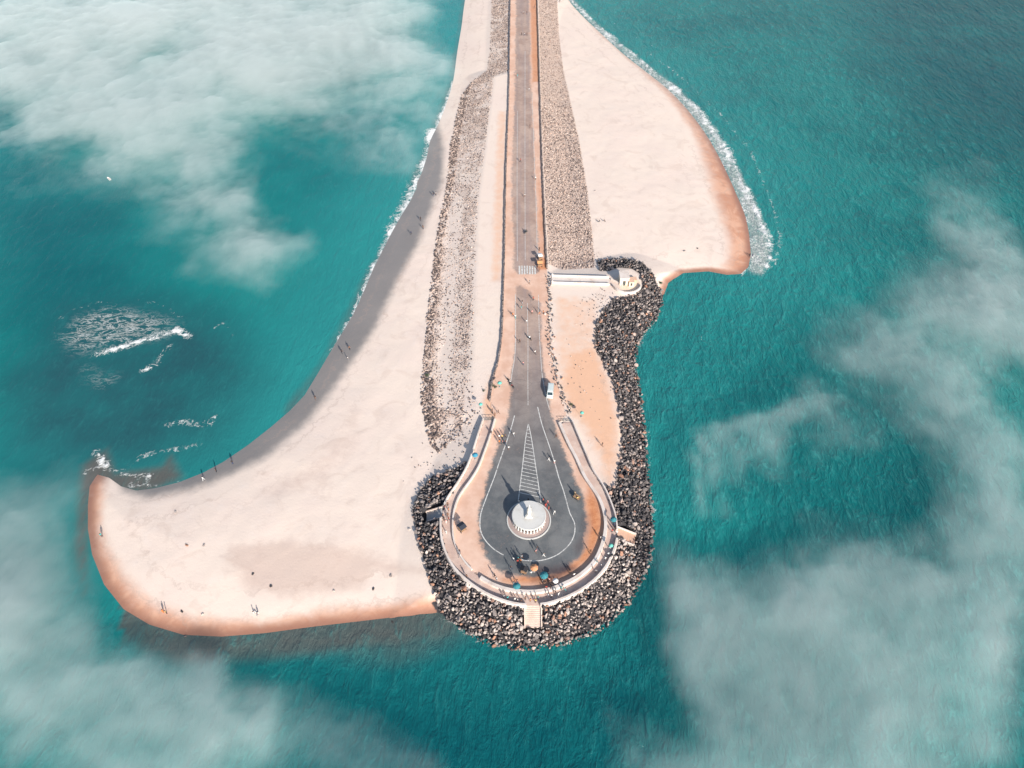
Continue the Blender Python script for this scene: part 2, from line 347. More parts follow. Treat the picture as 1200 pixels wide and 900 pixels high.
# breaker lines over the shoals on the left
def streak(pts, w, amp=1.0):
    global foam
    foam = np.maximum(foam, amp-dist_line(WX, WY, smooth_line(GP(pts, 0), 2))/w)
streak([(760,62),(800,92),(838,128),(858,150),(872,172)], 2.2, .38); streak([(872,165),(890,200),(905,240),(914,280),(908,312)], 2.2, .36); streak([(700,14),(735,38),(772,58)], 1.6, .34)
streak([(60,395),(72,372),(100,358),(140,352),(185,356),(212,372)], 2.0, .30); streak([(235,520),(200,528),(170,534),(150,545)], 1.8, .42); streak([(250,385),(262,378),(275,392)], 1.5, .32)
streak([(110,416),(135,409),(160,401),(185,394),(206,387),(221,393)], 1.9, .98)
streak([(168,434),(175,431),(183,426)], 1.9, .85)
streak([(183,424),(190,414),(200,404)], 1.9, .5)
streak([(190,499),(200,497),(215,494)], 1.6, .6)
streak([(217,495),(228,496)], 1.8, .8); streak([(238,498),(246,496),(251,489)], 1.7, .75)
streak([(112,530),(120,540),(135,552),(160,560),(175,559)], 1.8, .72)
streak([(100,553),(115,546),(124,548)], 1.6, .6)
patch = pmask(WX, WY, GP([(75,395),(95,372),(130,362),(175,370),(210,382),(190,395),(150,402),(115,412),(90,410)], 0), 4)
patch = np.maximum(patch, .8*pmask(WX, WY, GP([(100,430),(118,440),(135,443),(120,452),(105,445)], 0), 3))
murk = pmask(WX, WY, GP([(55,400),(80,360),(180,350),(260,370),(300,440),(250,520),(180,545),(60,560),(20,520),(0,450)], 0), 14)
brown = np.maximum(pmask(WX, WY, GP([(95,545),(125,525),(135,555),(190,545),(200,530),(215,560),(170,580),(110,575),(100,700),(85,640)], 0), 3.2)*.9,
                   .75*sst(dist_line(WX, WY, GP([(150,725),(215,752),(300,750),(420,738),(515,728)], 0)), 9, 2)*((wpx > 140) & (wpx < 540) & (wpy > 700)))
brown = np.maximum(brown, .6*pmask(WX, WY, GP([(360,738),(520,722),(560,745),(500,775),(420,780),(370,770)], 0), 7))
brown = np.maximum(brown, .5*sst(dist_line(WX, WY, GP([(560,-60),(545,0),(531,95),(504,165),(470,253),(437,316),(388,411),(340,481)], 0)), 5, 0)*(wpx < 560))
shal = sst(off, 55, 0)*np.interp(wpx, [500, 620, 700], [.9, .55, .55])*np.interp(wpy, [480, 660], [1, .35])
dark = pmask(WX, WY, GP([(950,-80),(1300,-80),(1300,200),(1150,170),(1060,100),(1000,50)], 0), 40)
dark = np.maximum(dark, 1.0*pmask(WX, WY, GP([(350,760),(560,780),(700,765),(760,720),(800,760),(760,1000),(300,1000)], 0), 22))
dark = np.maximum(dark, .55*pmask(WX, WY, GP([(0,250),(120,240),(160,300),(140,350),(0,340)], 0), 22))
chop = np.interp(wpx, [300, 560, 700], [.25, .55, 1.0])
chop = np.maximum(chop, np.interp(wpy, [620, 760], [0, .75])); chop = np.where(ok, chop, .8)
wat = dict(foam=np.where(ok, foam, -1), patch=patch*ok, murk=murk*ok, brown=brown*ok, shal=shal*ok, dark=dark*ok, chop=chop, wash=wash*ok)
ny, nx = WX.shape; I = np.arange(nx*ny).reshape(ny, nx)
Q = np.stack([I[:-1, :-1], I[:-1, 1:], I[1:, 1:], I[1:, :-1]], -1).reshape(-1, 4)
t = NT('sea_water')
P = t.geo()
n1 = t.noise(.012, 4, .6, P); n2 = t.noise(.06, 4, .6, P)
wv = t.map(P, (1, .42, 1), (0, 0, R(-28)))
w1 = t.noise(.36, 5, .66, wv, .5); w2 = t.noise(1.3, 4, .65, wv, .2); w0 = t.noise(.085, 3, .5, wv, .3)
c = t.mix(t.rng(n1, .36, .64), (.004, .124, .126), (.008, .188, .178))
c = t.mix(t.math('MULTIPLY', t.attr('shal'), .75), c, (.03, .27, .26))
c = t.mix(t.math('MULTIPLY', t.attr('dark'), t.rng(n2, .2, .75, .55, .95)), c, (.001, .072, .088))
c = t.mix(t.math('MULTIPLY', t.attr('murk'), t.rng(n2, .3, .7, .6, .95)), c, (.018, .082, .095))
c = t.mix(t.rng(t.math('ADD', t.attr('brown'), t.math('MULTIPLY', t.math('SUBTRACT', n2, .5), .5)), .15, .95), c, (.105, .105, .095))
c = t.mix(t.math('MULTIPLY', t.attr('wash'), t.rng(n2, .2, .8, .6, .95)), c, (.36, .38, .35))
# wave light painted into the colour: crests mixed paler than troughs
cr = t.math('ADD', t.math('MULTIPLY', w1, .6), t.math('MULTIPLY', w2, .4))
c = t.mix(t.math('MULTIPLY', t.rng(cr, .50, .66), t.math('MULTIPLY', t.attr('chop'), t.math('MULTIPLY_ADD', t.attr('dark'), -.3, .45))), c, (.05, .32, .30))
fn = t.noise(.8, 5, .66, P, 1.2); fn2 = t.noise(.16, 4, .6, P, 1.0)
rdg = t.math('ABSOLUTE', t.math('SUBTRACT', t.noise(.33, 5, .6, P, 1.2), .5))
fr = t.math('ADD', t.attr('foam'), t.math('ADD', t.math('MULTIPLY', t.math('SUBTRACT', fn, .5), 1.3), t.math('MULTIPLY', t.math('SUBTRACT', fn2, .5), 1.7)))
f1 = t.rng(fr, .42, .80)
lace = t.math('MULTIPLY', t.rng(fr, .02, .45), t.rng(rdg, .055, .0, 0, .7))
pv = t.map(P, (.42, 1.15, 1), (0, 0, R(14)))
pn = t.math('ABSOLUTE', t.math('SUBTRACT', t.noise(.42, 6, .68, pv, .9), .5))
f2 = t.math('MULTIPLY', t.math('ADD', t.rng(pn, .045, 0, 0, .8), t.rng(t.noise(1.4, 4, .7, pv), .60, .68, 0, .45)), t.math('MULTIPLY', t.attr('patch'), t.rng(n2, .35, .6, .2, .75)))
caps = t.math('MULTIPLY', t.rng(t.noise(.19, 6, .72, wv, .4), .735, .775), t.math('MULTIPLY', t.attr('chop'), .7))
ff = t.math('MAXIMUM', t.math('MAXIMUM', f1, lace), t.math('MAXIMUM', f2, caps))
c = t.mix(ff, c, (.80, .80, .77))
hh = t.math('ADD', t.math('MULTIPLY', w1, 1.0), t.math('ADD', t.math('MULTIPLY', w2, .32), t.math('MULTIPLY', w0, 1.2)))
hh = t.math('MULTIPLY', hh, t.attr('chop'))
hh = t.math('ADD', hh, t.math('MULTIPLY', ff, .15))
M_water = t.done(c, t.rng(ff, 0, 1, .16, .8), t.bump(hh, .85, 1.25), .24)
sea = link('sea_water', npmesh('sea_water', np.stack([WX, WY, np.zeros_like(WX)], -1).reshape(-1, 3), Q, wat, True), M_water)
tag(sea, 'turquoise sea with chop and surf round the spit', None, None, 'structure')

# ------------------------------------------------------------------ road and promenade sheets
def sheet(name, poly, z, step, mat, attrs=None, kind='structure', label=None):
    mn = poly.min(0); mx = poly.max(0)
    gx = np.arange(mn[0], mx[0]+step, step); gy = np.arange(mn[1], min(mx[1], 900)+step, step)
    A, B = np.meshgrid(gx, gy); cx = (A[:-1, :-1]+step/2); cy = (B[:-1, :-1]+step/2)
    k = inside(cx, cy, poly).ravel()
    ny, nx = A.shape; I = np.arange(nx*ny).reshape(ny, nx)
    Q = np.stack([I[:-1, :-1], I[:-1, 1:], I[1:, 1:], I[1:, :-1]], -1).reshape(-1, 4)[k]
    u = np.unique(Q); r = np.full(nx*ny, -1); r[u] = np.arange(len(u)); Q = r[Q]
    a = {kk: fn(A, B).ravel()[u] for kk, fn in (attrs or {}).items()}
    V = np.stack([A, B, np.full_like(A, z)], -1).reshape(-1, 3)[u]
    o = link(name, npmesh(name, V, Q, a), mat); tag(o, label, None, None, kind); return o
or1 = GP([(600,684),(640,684),(668,673),(690,657),(702,636),(707,612),(702,588),(690,570),(686,590),(690,618),(686,640),(672,658),(650,672),(622,672),(590,680)])
or2 = GP([(620.5,-60),(629,-60),(631,60),(633,96),(624,96),(622,40)]); or3 = GP([(627,302),(643,302),(643,316),(628,316)])
or4 = GP([(630,200),(640,250),(641,300),(631,300)])
sp1 = GP([(603,321),(646,321),(646,352),(628,352),(622,342),(612,335),(604,333)])
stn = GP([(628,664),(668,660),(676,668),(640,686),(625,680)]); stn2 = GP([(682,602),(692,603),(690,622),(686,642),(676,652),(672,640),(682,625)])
tA = dict(asph=lambda x, y: pmask(x, y, asph, 1.8)*(1-.9*pmask(x, y, sp1, 1.4)),
          orange=lambda x, y: np.maximum.reduce([pmask(x, y, or1, 1.6), .75*pmask(x, y, or2, .8), .9*pmask(x, y, or3, .8), .45*pmask(x, y, or4, .6)]),
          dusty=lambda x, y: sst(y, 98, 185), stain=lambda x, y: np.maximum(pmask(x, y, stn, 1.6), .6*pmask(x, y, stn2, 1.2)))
t = NT('worn_asphalt')
a1 = t.noise(.16, 5, .6); a2 = t.noise(1.1, 5, .65); a3 = t.noise(7, 3, .7)
cold = t.mix(t.rng(a1, .35, .65), (.108, .118, .124), (.185, .19, .188))
warm = t.mix(t.rng(a1, .35, .65), (.38, .262, .21), (.50, .365, .295))
tr = t.noise(.5, 4, .6, t.map(t.geo(), (1, .06, 1)))
warm = t.mix(t.rng(tr, .4, .65, 0, .5), warm, (.32, .25, .24))
c = t.mix(t.attr('dusty'), cold, warm)
c = t.mix(t.math('MULTIPLY', t.rng(a2, .45, .75), .35), c, (.22, .2, .19))
c = t.mix(t.math('MULTIPLY', t.rng(a3, .5, .75), .3), c, (.05, .05, .055))
ck = t.node('ShaderNodeTexVoronoi', {'Vector': t.mix(.3, t.geo(), t.noise(.4, 3, .6, None, 0, 'Color'), 'ADD'), 'Scale': .17}, feature='DISTANCE_TO_EDGE').outputs['Distance']
c = t.mix(t.rng(ck, .012, .004, 0, .22), c, (.06, .05, .05))
sandc = t.mix(t.rng(a1, .35, .65), (.64, .40, .29), (.76, .53, .41))
sandc = t.mix(t.attr('orange'), sandc, t.mix(t.rng(a2, .3, .7), (.50, .19, .085), (.64, .29, .14)))
m = t.math('ADD', t.attr('asph'), t.math('ADD', t.math('MULTIPLY', t.math('SUBTRACT', a1, .5), 1.5), t.math('MULTIPLY', t.math('SUBTRACT', a2, .5), .9)))
c = t.mix(t.rng(m, .25, .75), sandc, c)
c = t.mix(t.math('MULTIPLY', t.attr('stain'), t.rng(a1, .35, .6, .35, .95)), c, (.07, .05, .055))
M_road = t.done(c, .88, t.bump(a3, .3, .04))
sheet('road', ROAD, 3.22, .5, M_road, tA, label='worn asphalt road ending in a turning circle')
t = NT('promenade_paving')
a1 = t.noise(.3, 5); br = t.node('ShaderNodeTexBrick', {'Vector': t.geo(), 'Scale': .9, 'Color1': (.56, .40, .33, 1), 'Color2': (.62, .45, .37, 1), 'Mortar': (.42, .31, .27, 1), 'Mortar Size': .015}).outputs[0]
c = t.mix(t.rng(a1, .4, .7), br, (.66, .52, .44))
M_prom = t.done(c, .85)
PROM = np.vstack([OUT, INN[::-1]])
sheet('promenade_pavement', PROM, 3.24, .4, M_prom, label='pink paved promenade between the two ring walls')
# markings
M_paint = None
t = NT('road_paint'); n = t.noise(1.6, 5, .7)
M_paint = t.done(t.mix(t.rng(n, .46, .68), (.66, .65, .61), (.26, .25, .24)), .7)
mk = bmesh.new()
def strip(pts, w, z=3.226, sm=True, px=True):
    P = smooth_line(GP(pts), 1.0) if (px and sm) else (GP(pts) if px else np.array(pts))
    if not sm: P = np.array(P)
    T = np.gradient(P, axis=0); T /= np.linalg.norm(T, axis=1)[:, None]
    N = np.stack([-T[:, 1], T[:, 0]], 1)*w/2
    a = [mk.verts.new((p[0]+q[0], p[1]+q[1], z)) for p, q in zip(P, N)]; b = [mk.verts.new((p[0]-q[0], p[1]-q[1], z)) for p, q in zip(P, N)]
    for i in range(len(P)-1): mk.faces.new((b[i], b[i+1], a[i+1], a[i]))
strip([(603,487),(598,505),(590,528),(584,545),(579,560),(570,583),(563.5,602),(562.5,617),(565,627),(571,636),(580,644.5),(590,650.5)], .24)
strip([(611,656),(625,657.5),(640,655.5),(655,649),(668,637),(673.5,624),(673,612),(668,602),(664,588),(660,574),(655,560),(650,542),(642.5,519),(635,497),(630,477)], .24)
strip([(619,497),(616,514),(612.5,545),(610,565),(607.5,586)], .22)
strip([(619.3,497),(623,515),(627.5,545),(631,568),(634,589)], .22, 3.2265)
for i in range(19):
    f = (i+1.6)/20.5; y = 497+f*86
    xl = 619-11.5*f*(.93+.07*f); xr = 619.3+14.6*f
    strip([(xl+.3, y-2.2*f), (xr-.3, y+3.6*f)], .17, 3.227, False)
strip([(615.3,60),(615.2,150),(615.3,250),(615.5,305)], .14)
strip([(606.3,130),(606,200),(606,260),(606.3,306)], .13); strip([(623.5,110),(626,180),(628.3,240),(629.6,300)], .15)
strip([(618,355),(618.7,400),(618.6,440),(618.8,475)], .13); strip([(604,345),(604.2,390),(603.5,415),(600.5,435),(598,452)], .16)
strip([(631,345),(632,390),(633.5,415),(635.5,440),(640,465),(644,480)], .15)
for i in range(7):
    x = 608.7+i*3.05; strip([(x, 311.5), (x+.1, 321.5)], .52, 3.2262, False)
me = bpy.data.meshes.new('road_markings'); mk.to_mesh(me); mk.free()
tag(link('road_markings', me, M_paint), 'white lane lines, crossing stripes and hatched wedge', None, None, 'structure')

# ------------------------------------------------------------------ walls
M_white = concrete('whitewashed_concrete', (.70, .62, .56), (.80, .74, .70), .3)
M_pink = concrete('pinkish_concrete', (.68, .55, .47), (.85, .80, .76), .35)
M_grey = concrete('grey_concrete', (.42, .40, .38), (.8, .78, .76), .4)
def near_idx(line, px, py, z):
    p = np.array(G(px, py, z)); return int(np.argmin(((line-p)**2).sum(1)))
i1 = near_idx(OUT, 519.5, 593, 4.1); i2 = near_idx(OUT, 518, 606, 4.1)
i3 = near_idx(OUT, 615, 707, 4.1); i4 = near_idx(OUT, 634, 706, 4.1)
i5 = near_idx(OUT, 722, 630, 4.1); i6 = near_idx(OUT, 722, 619, 4.1)
# travel runs counter-clockwise (left side down, bottom, right side up): outside is to the right of travel -> negative offset
# outer wall: narrow coping on the top, battered outer face down to the stones
prof_o = [(.0, 3.0), (.0, 4.15), (-.5, 4.15), (-1.05, 1.0), (-.2, 1.0)]
prof_thin = [(.0, 3.0), (.0, 4.15), (-.34, 4.15), (-.5, 1.0), (-.2, 1.0)]
for a, b, pr, lab in ((0, i1, prof_thin, 'whitewashed parapet along the upper left side of the promenade, above the left landing'),
                      (i2, i3, prof_o, 'whitewashed parapet curving from the left landing down to the front stairs'),
                      (i4, i5, prof_o, 'broad whitewashed parapet curving from the front stairs up to the right landing'),
                      (i6, len(OUT)-1, prof_thin, 'whitewashed parapet along the upper right side of the promenade, beside the orange sand')):
    tag(link('parapet_wall', sweep(OUT[a:b+1], pr), M_white), lab, 'wall', 'outer parapets of the promenade')
j = near_idx(INN, 553, 667, 3.8); j2 = near_idx(INN, 566, 677, 3.8)
prof_i = [(.2, 3.0), (.2, 3.82), (-.2, 3.82), (-.2, 3.0)]
prof_i2 = [(.22, 3.0), (.22, 3.95), (-.55, 3.95), (-.7, 3.0)]
tag(link('low_wall', sweep(INN[:j+1], prof_i), M_white), 'low white wall along the left side of the turning circle', 'wall', 'inner walls of the promenade')
tag(link('low_wall', sweep(INN[j2:], prof_i2), M_white), 'low white wall along the bottom and right side of the turning circle', 'wall', 'inner walls of the promenade')
def bar(px0, px1, z0, z1, w, mat, name, lab, cat, zz=3.6):
    p = np.array([G(*px0, zz), G(*px1, zz)]); p = np.array([p[0]+(p[1]-p[0])*k/4 for k in range(5)])
    return tag(link(name, sweep(p, [(w/2, z0), (w/2, z1), (-w/2, z1), (-w/2, z0)]), mat), lab, cat)
M_dkmetal = simple('dark_metal', (.07, .08, .08), .5, .3, 3)
def gate(p0, p1, lab):
    a = Vector((*G(*p0, 3.24), 3.24)); b = Vector((*G(*p1, 3.24), 3.24)); d = (b-a); L = d.length
    e = empty('barrier_gate', a.x, a.y, 3.24, math.atan2(d.y, d.x), lab, 'gate', 'gates at the promenade ends')
    m = MB(); m.tube((0, 0, .95), (L, 0, .95), .05); m.tube((0, 0, .45), (L, 0, .45), .04); m.tube((0, 0, .15), (L, 0, .15), .04); m.build('rail', M_dkmetal, e)
    for k in range(4): MB().tube((L*k/3, 0, 0), (L*k/3, 0, 1.0), .055).build('post', M_dkmetal, e)
gate((568.5, 492), (580, 492), 'dark metal gate closing the left end of the promenade')
gate((656, 493.5), (668.5, 493.5), 'dark metal gate closing the right end of the promenade')

# low stone walls along the road
t = NT('stacked_stone'); n = t.node('ShaderNodeTexVoronoi', {'Vector': t.geo(), 'Scale': 1.7}); nn = t.noise(.6, 4)
M_stone = t.done(t.mix(t.math('MULTIPLY', n.outputs['Distance'], 1.2, clamp=True), t.mix(nn, (.42, .32, .28), (.58, .47, .42)), (.07, .055, .05)), .9, t.bump(n.outputs['Distance'], .8, .2))
def stone_wall(line, w, h, lab):
    me = sweep(line, [(w/2, 2.9), (w*.4, 3.12+h), (-w*.4, 3.12+h), (-w/2, 2.9)])
    for v in me.vertices:
        v.co.x += random.uniform(-.09, .09); v.co.y += random.uniform(-.1, .1); v.co.z += random.uniform(-.09, .09) if v.co.z > 3 else 0
    return tag(link('stone_wall', me, M_stone), lab, 'wall')
BLf = smooth_line(GP(bar_l), 1.0); BRf = smooth_line(GP(bar_r), 1.0)
k0 = int(np.argmax(BLf[:, 1] < 700))
stone_wall(BLf[k0:], .55, .65, 'long low rubble stone wall on the left side of the road')
kr = near_idx(BRf, 641, 314, 3.2); k1 = int(np.argmax(BRf[:, 1] > 700)) if (BRf[:, 1] > 700).any() else len(BRf)-1
stone_wall(BRf[kr:k1], .55, .7, 'long low rubble stone wall on the right of the road above the crossing')

# ------------------------------------------------------------------ rocks
def base_rocks(sub, n, cuts, seed):
    out = []; r = np.random.default_rng(seed)
    for i in range(n):
        b = bmesh.new(); bmesh.ops.create_icosphere(b, subdivisions=sub, radius=1.0)
        v = np.array([x.co[:] for x in b.verts]); f = np.array([[q.index for q in p.verts] for p in b.faces]); b.free()
        for c in range(cuts):
            d = r.normal(size=3); d /= np.linalg.norm(d); h = r.uniform(.45, .8)
            k = v @ d; v = v-np.where(k > h, k-h, 0)[:, None]*d
        v *= r.uniform([.85, .7, .55], [1.25, 1.0, .85]); out.append((v, f))
    return out
BIG = base_rocks(2, 10, 9, 5); SML = base_rocks(1, 8, 3, 6)
def rand_rot(n, r):
    q = r.normal(size=(n, 4)); q /= np.linalg.norm(q, axis=1)[:, None]; w, x, y, z = q.T
    return np.stack([1-2*(y*y+z*z), 2*(x*y-z*w), 2*(x*z+y*w), 2*(x*y+z*w), 1-2*(x*x+z*z), 2*(y*z-x*w), 2*(x*z-y*w), 2*(y*z+x*w), 1-2*(x*x+y*y)], 1).reshape(n, 3, 3)
def rock_mesh(name, Pp, size, tint, bases, r):
    Vs, Fs, Ts = [], [], []; o = 0; kind = r.integers(0, len(bases), len(Pp)); RM = rand_rot(len(Pp), r)
    for k, (v, f) in enumerate(bases):
        ii = np.where(kind == k)[0]
        if len(ii) == 0: continue
        W = np.einsum('nij,vj->nvi', RM[ii], v)*size[ii][:, None, None]
        W[:, :, 2] *= .8; W = W+Pp[ii][:, None, :]
        Vs.append(W.reshape(-1, 3)); Ts.append(np.repeat(tint[ii], len(v)))
        Fs.append((f[None]+(o+np.arange(len(ii))*len(v))[:, None, None]).reshape(-1, 3)); o += len(ii)*len(v)
    return npmesh(name, np.vstack(Vs), np.vstack(Fs), {'tint': np.concatenate(Ts)})
def rockmat(name, src, stops=None):
    t = NT(name)
    if src == 'attr': v = t.attr('tint')
    else: v = t.node('ShaderNodeObjectInfo').outputs['Random']
    r = t.node('ShaderNodeValToRGB', {'Fac': v}); cr = r.color_ramp; cr.interpolation = 'LINEAR'
    stops = stops or [(0, (.035, .033, .036)), (.24, (.09, .08, .08)), (.46, (.25, .215, .20)), (.62, (.47, .39, .345)), (.82, (.68, .59, .53)), (.88, (.26, .13, .09)), (.94, (.52, .28, .18)), (1, (.38, .33, .31))]
    cr.elements[0].position, cr.elements[0].color = stops[0][0], (*stops[0][1], 1)
    cr.elements[1].position, cr.elements[1].color = 1, (*stops[-1][1], 1)
    for p, c in stops[1:-1]: e = cr.elements.new(p); e.color = (*c, 1)
    n = t.noise(2.2, 5, .65); c = t.mix(t.rng(n, .35, .7, 0, .5), r.outputs[0], (.10, .09, .09))
    z = t.node('ShaderNodeSeparateXYZ', {0: t.geo()}).outputs[2]
    c = t.mix(t.rng(t.math('ADD', z, t.math('MULTIPLY', n, .8)), 1.0, .35, 0, .75), c, (.035, .032, .03))   # wet weed line near the water
    return t.done(c, .88, t.bump(n, .5, .15))
M_rub = rockmat('rubble_stone', 'attr', [(0, (.05, .037, .035)), (.34, (.15, .11, .095)), (.48, (.34, .245, .20)), (.66, (.54, .41, .34)), (.9, (.70, .57, .48)), (.92, (.5, .32, .24)), (1, (.7, .6, .53))]); M_rocks = rockmat('armour_stone', 'attr'); M_rock1 = rockmat('armour_stone_single', 'obj')
def scatter(poly, step, r, jit=.5):
    mn, mx = poly.min(0), poly.max(0)
    A, B = np.meshgrid(np.arange(mn[0], mx[0], step), np.arange(mn[1], min(mx[1], 760), step))
    A = A+r.uniform(-jit, jit, A.shape)*step; B = B+r.uniform(-jit, jit, B.shape)*step
    k = inside(A, B, poly); return A[k], B[k]
r = np.random.default_rng(21)
RB = np.array([RIP.min(0)-3, [RIP.max(0)[0]+3, RIP.min(0)[1]-3], RIP.max(0)+3, [RIP.min(0)[0]-3, RIP.max(0)[1]+3]])
ra, rb = scatter(RB, .63, r)
_p = sdf(ra, rb, RIP); _s = sdf(ra, rb, SHORE); _k = (_p > 0) | ((_p > -1.1) & (abs(_s) < 2.0)); ra, rb = ra[_k], rb[_k]
# keep the stairs, landings and the lookout clear
clear_areas = [GP([(614,704),(634.5,704),(635.5,737),(613.5,737)], 2.5), GP([(722,619),(731,614),(749,627),(741,639),(722,630)], 2.5), GP([(495,598),(520,589),(520,607),(497,612)], 2.5)]
k = np.ones(len(ra), bool)
for c in clear_areas: k &= ~inside(ra, rb, c)
cl = G(734, 333, 2.6); k &= ((ra-cl[0])**2+(rb-cl[1])**2) > 5.6**2
ra, rb = ra[k], rb[k]
rz, rs, rp = land_h(ra, rb)
ssz = .23+.47*r.random(len(ra))**1.9; ssz[r.random(len(ra)) < .08] *= 1.5
edge_t = np.clip(rs/2.5, 0, 1)
rz = np.maximum(rz, -.3)+.2+r.uniform(-.1, .45, len(ra))
RP = np.stack([ra, rb, rz], 1)
qx, qy = PX(ra, rb, rz)
tint = r.random(len(ra)); tint = np.where((tint > .82) & (r.random(len(ra)) < .45), r.random(len(ra))*.8, tint)
lightzone = sst(np.array(dist_line(ra, rb, GP([(560,715),(640,728),(700,700),(735,660)], 1))), 9, 2)
tint = np.where(tint < .84, np.clip(tint*(.74+.30*lightzone)+.18*lightzone*(tint < .6), 0, .83), tint)
dist = np.sqrt(ra**2+rb**2+(rz-H)**2); big = ssz/dist
big = np.where((qy > 640), big*1.3, big)
order = np.argsort(-big); sel = order[:290]; rest = order[290:]
tag(link('riprap_boulders', rock_mesh('riprap', RP[rest], ssz[rest], tint[rest], BIG, r), M_rocks), 'jumbled armour boulders round the promontory', None, None, 'stuff')
bm_list = []
for i, (v, f) in enumerate(BIG): bm_list.append(npmesh('boulder', v*[1, 1, .85], f)); bm_list[-1].materials.append(M_rock1)
def sector(x, y):
    if y < 360: return 'large boulder in the ring of armour stone round the small lookout'
    if x < 530: return 'large boulder in the left flank of armour stone by the pale beach'
    if x < 575: return 'large boulder in the lower left armour stone where the beach meets the sea'
    if x < 616: return 'large boulder in the armour stone just left of the front stairs'
    if x < 634 and y > 730: return 'large boulder piled at the foot of the front stairs'
    if x < 675: return 'large boulder in the armour stone just right of the front stairs'
    if y > 650: return 'large boulder in the lower right armour stone below the right landing'
    if y > 600: return 'large boulder in the armour stone beside the right landing'
    return 'large boulder in the right hand armour stone above the right landing, beside the sea'
for i in sel:
    o = link('boulder', bm_list[int(r.integers(0, 10))]); o.location = RP[i]; s = ssz[i]; o.scale = (s, s, s*.95)
    o.rotation_euler = tuple(r.uniform(-3.1, 3.1, 3)); g = sector(qx[i], qy[i]); tag(o, g, 'boulder', g.replace('large boulder', 'large boulders'))
# rubble slopes
def rubble(poly, step, name, lab, dens, s0=.15, s1=.36, seed=1):
    r = np.random.default_rng(seed); a, b = scatter(poly, step, r)
    z, s, p = land_h(a, b); px, py = PX(a, b, z)
    k = r.random(len(a)) < dens(a, b, px, py, s, p); a, b, z = a[k], b[k], z[k]; px, py = px[k], py[k]
    sz = s0+(s1-s0)*r.random(len(a))**1.5
    return a, b, z, sz, px, py, r
a, b, z, sz, px, py, r = rubble(rubl, .54, '', '', dl, seed=3)
f = (px-np.interp(py, [-60, 85, 95, 140, 230, 320, 420, 520], [577, 572, 545, 533, 520, 506, 496, 505]))
bigedge = (f < 9) & (py > 92); sz = np.where(bigedge, sz*1.7, sz); sz = np.where((py > 478), sz*1.35, sz)
ti = r.random(len(a)); ti = np.where(bigedge, ti*.8, ti)
tag(link('rubble_stones', rock_mesh('rub', np.stack([a, b, z+.05], 1), sz, ti, SML, r), M_rub), 'sandy rubble stones on the slope left of the road', None, None, 'stuff')
a, b, z, sz, px, py, r = rubble(rubr, .5, '', '', lambda a, b, px, py, s, p: np.where(py > 124, .93, .7)*np.interp(vnoise(a, b, 4, 8), [0, .3, 1], [.6, .85, 1]), seed=4)
sz = np.where(py > 120, sz*1.15, sz)
tag(link('rubble_stones', rock_mesh('rub', np.stack([a, b, z+.05], 1), sz, r.random(len(a))**.8, SML, r), M_rub), 'sandy rubble stones on the slope right of the road', None, None, 'stuff')
# stones scattered along the right shoulder below the crossing: single stones
small = []
for i, (v, f) in enumerate(SML): small.append(npmesh('loose_stone', v, f)); small[-1].materials.append(M_rock1)
line = smooth_line(GP([(643,323),(644,345),(644,375),(645,400),(648,425),(654,446),(661,468),(666,484)]), .8)
for q, p in enumerate(line):
    for rep in range(3 if q % 4 else 2):
        o = link('loose_stone', small[int(r.integers(0, 8))]); s = r.uniform(.2, .5)
        o.location = (p[0]+r.normal()*.62, p[1]+r.normal()*.4, 3.18+s*.3); o.scale = (s, s, s*.8); o.rotation_euler = tuple(r.uniform(-3, 3, 3))
        tag(o, 'loose grey stone in the broken row along the right road edge below the crossing', 'stone', 'loose stones along the right road edge below the crossing')
# sparse stones on sand near the riprap edge
aa = []
for (cx, cy, sx, sy, n) in ((700, 362, 12, 8, 60), (545, 512, 12, 12, 90), (705, 350, 8, 5, 40), (515, 545, 18, 14, 50), (690, 440, 22, 40, 60), (585, 455, 8, 4, 16), (700, 300, 3, 5, 12), (655, 480, 4, 10, 20)):
    for _ in range(n):
        x, y = cx+r.normal()*sx, cy+r.normal()*sy; aa.append(G(x, y, 2.6))
aa = np.array(aa); z, _, _ = land_h(aa[:, 0], aa[:, 1])
kk = (sdf(aa[:, 0], aa[:, 1], np.vstack([OUT, OUT[:1]])) < -1.4) & (sdf(aa[:, 0], aa[:, 1], ROAD) < -.3); aa = aa[kk]; z = z[kk]
tag(link('scattered_pebbles', rock_mesh('peb', np.stack([aa[:, 0], aa[:, 1], z+.02], 1), r.uniform(.12, .32, len(aa)), r.random(len(aa))*.9, SML, r), M_rocks), 'small stones strewn over the sand', None, None, 'stuff')
bpy.context.view_layer.update()
